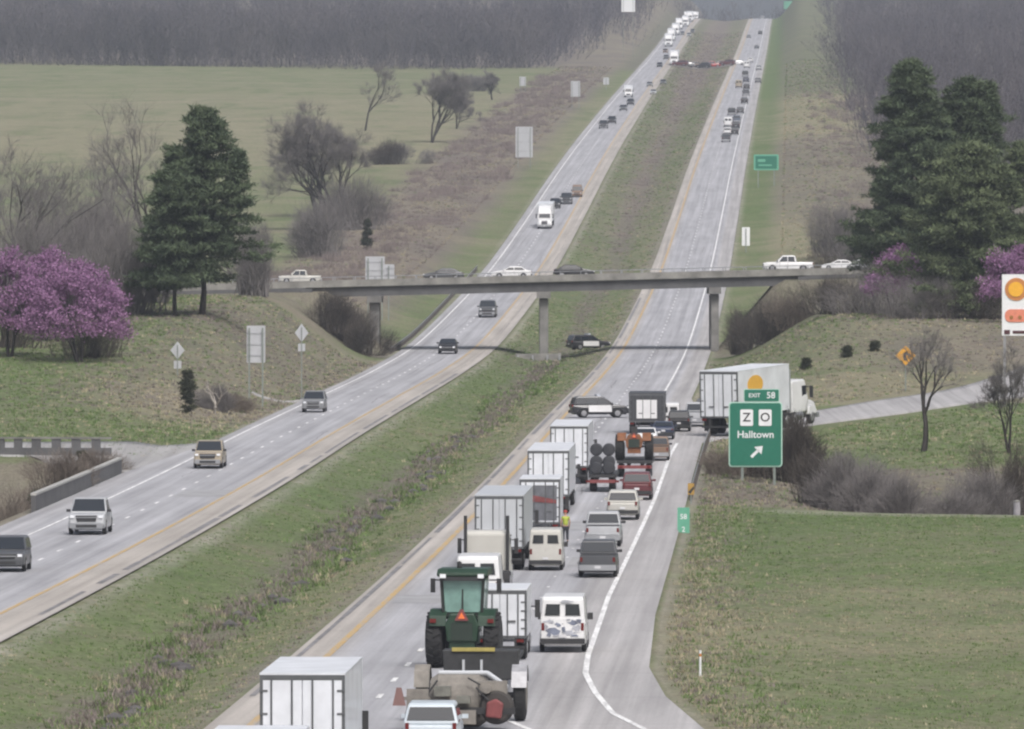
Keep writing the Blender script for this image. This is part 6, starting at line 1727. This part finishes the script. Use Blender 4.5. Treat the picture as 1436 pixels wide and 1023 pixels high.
def skinned(name, chains, m, parent, sub=2):
    """one continuous surface grown over joint chains [(x,y,z,r), ...]; the first vertex is the root"""
    V, E, Rr, idx = [], [], [], {}
    for ch in chains:
        prev = None
        for p in ch:
            k = tuple(round(c, 4) for c in p[:3])
            if k not in idx: idx[k] = len(V); V.append(p[:3]); Rr.append(p[3])
            if prev is not None and prev != idx[k]: E.append((prev, idx[k]))
            prev = idx[k]
    me = bpy.data.meshes.new(name); me.from_pydata(V, E, [])
    o = bpy.data.objects.new(name, me); COL.objects.link(o)
    sk = o.modifiers.new('skin', 'SKIN'); sk.use_smooth_shade = True
    for i, r in enumerate(Rr):
        d = me.skin_vertices[0].data[i]; d.radius = (r, r); d.use_root = (i == 0)
    s = o.modifiers.new('sub', 'SUBSURF'); s.levels = s.render_levels = sub
    dg = bpy.context.evaluated_depsgraph_get(); dg.update()
    me2 = bpy.data.meshes.new_from_object(o.evaluated_get(dg)); bpy.data.objects.remove(o); me2.name = name
    return link(name, me2, m, parent)


(x, y, z), r = at_lane(793, 487)
pe = empty('person', (x, y, z), (0, 0, .25), 'person in a lime safety vest and red cap standing between the trucks', 'person')
pel = (0, 0, .93)
chains = [[(0, 0, .93, .135), (0, .01, 1.12, .13), (0, .01, 1.30, .15), (0, .01, 1.42, .12), (0, 0, 1.50, .062), (0, 0, 1.56, .058)],
          [(0, .01, 1.42, .12), (.19, 0, 1.42, .065), (.25, -.01, 1.16, .05), (.24, .07, .92, .038), (.24, .09, .86, .036)],
          [(0, .01, 1.42, .12), (-.19, 0, 1.42, .065), (-.26, -.01, 1.16, .05), (-.25, .05, .92, .038), (-.25, .07, .86, .036)],
          [(0, 0, .93, .135), (.10, 0, .86, .10), (.11, .01, .50, .070), (.12, -.02, .10, .048), (.12, .10, .05, .045)],
          [(0, 0, .93, .135), (-.10, 0, .86, .10), (-.12, .02, .50, .070), (-.13, -.01, .10, .048), (-.13, .11, .05, .045)],
          [(0, 0, 1.56, .058), (0, .01, 1.66, .095), (0, .015, 1.74, .085)]]
for s, hx, hy in ((1, .24, .09), (-1, -.25, .07)):
    for k in range(4):
        a = (k-1.5)*.018; chains.append([(hx, hy, .86, .036), (hx + s*.004, hy+a, .80, .012), (hx, hy+a+.008, .765-.006*abs(k-1.5), .009)])
    chains.append([(hx, hy, .86, .036), (hx, hy+.045, .825, .012), (hx, hy+.055, .795, .010)])
skinned('body', chains, SKIN, pe)
skinned('vest', [[(0, 0, .93, .17), (0, .01, 1.12, .165), (0, .01, 1.30, .18), (0, .01, 1.42, .145)], [(0, .01, 1.42, .145), (.17, 0, 1.425, .085), (.215, -.005, 1.30, .075)], [(0, .01, 1.42, .145), (-.17, 0, 1.425, .085), (-.22, -.005, 1.30, .075)]], VEST, pe)
skinned('trousers', [[(0, 0, .92, .15), (.10, 0, .84, .115), (.11, .01, .50, .085), (.12, -.02, .12, .07)], [(0, 0, .92, .15), (-.10, 0, .84, .115), (-.12, .02, .50, .085), (-.13, -.01, .12, .07)]], TROUS, pe)
for s in (-1, 1): skinned('boot', [[(s*.125, -.03, .11, .06), (s*.125, .0, .055, .056), (s*.127, .13, .045, .046)]], TRIM, pe)
q = MB(); q.lathe([(0, .118), (.04, .118), (.10, .09), (.13, .03)], (0, .01, 1.72), 'z', 18); q.prism([(-.09, .08), (.09, .08), (.07, .20), (-.07, .20)], 1.715, 1.735, axis='z', bev=.008)
link('cap', q.mesh('cap'), HAT, pe)
q = MB(); q.lathe([(0, .02), (.03, .012)], (0, .10, 1.645), 'y', 8); link('nose', q.mesh('nose'), SKIN, pe)
for s in (-1, 1):
    q = MB(); q.lathe([(0, .012), (.008, .008)], (s*.035, .10, 1.675), 'y', 8); link('eye', q.mesh('eye'), BLACK, pe)
    q = MB(); q.lathe([(-.01, .02), (.01, .03)], (s*.098, .0, 1.655), 'x', 8); link('ear', q.mesh('ear'), SKIN, pe)
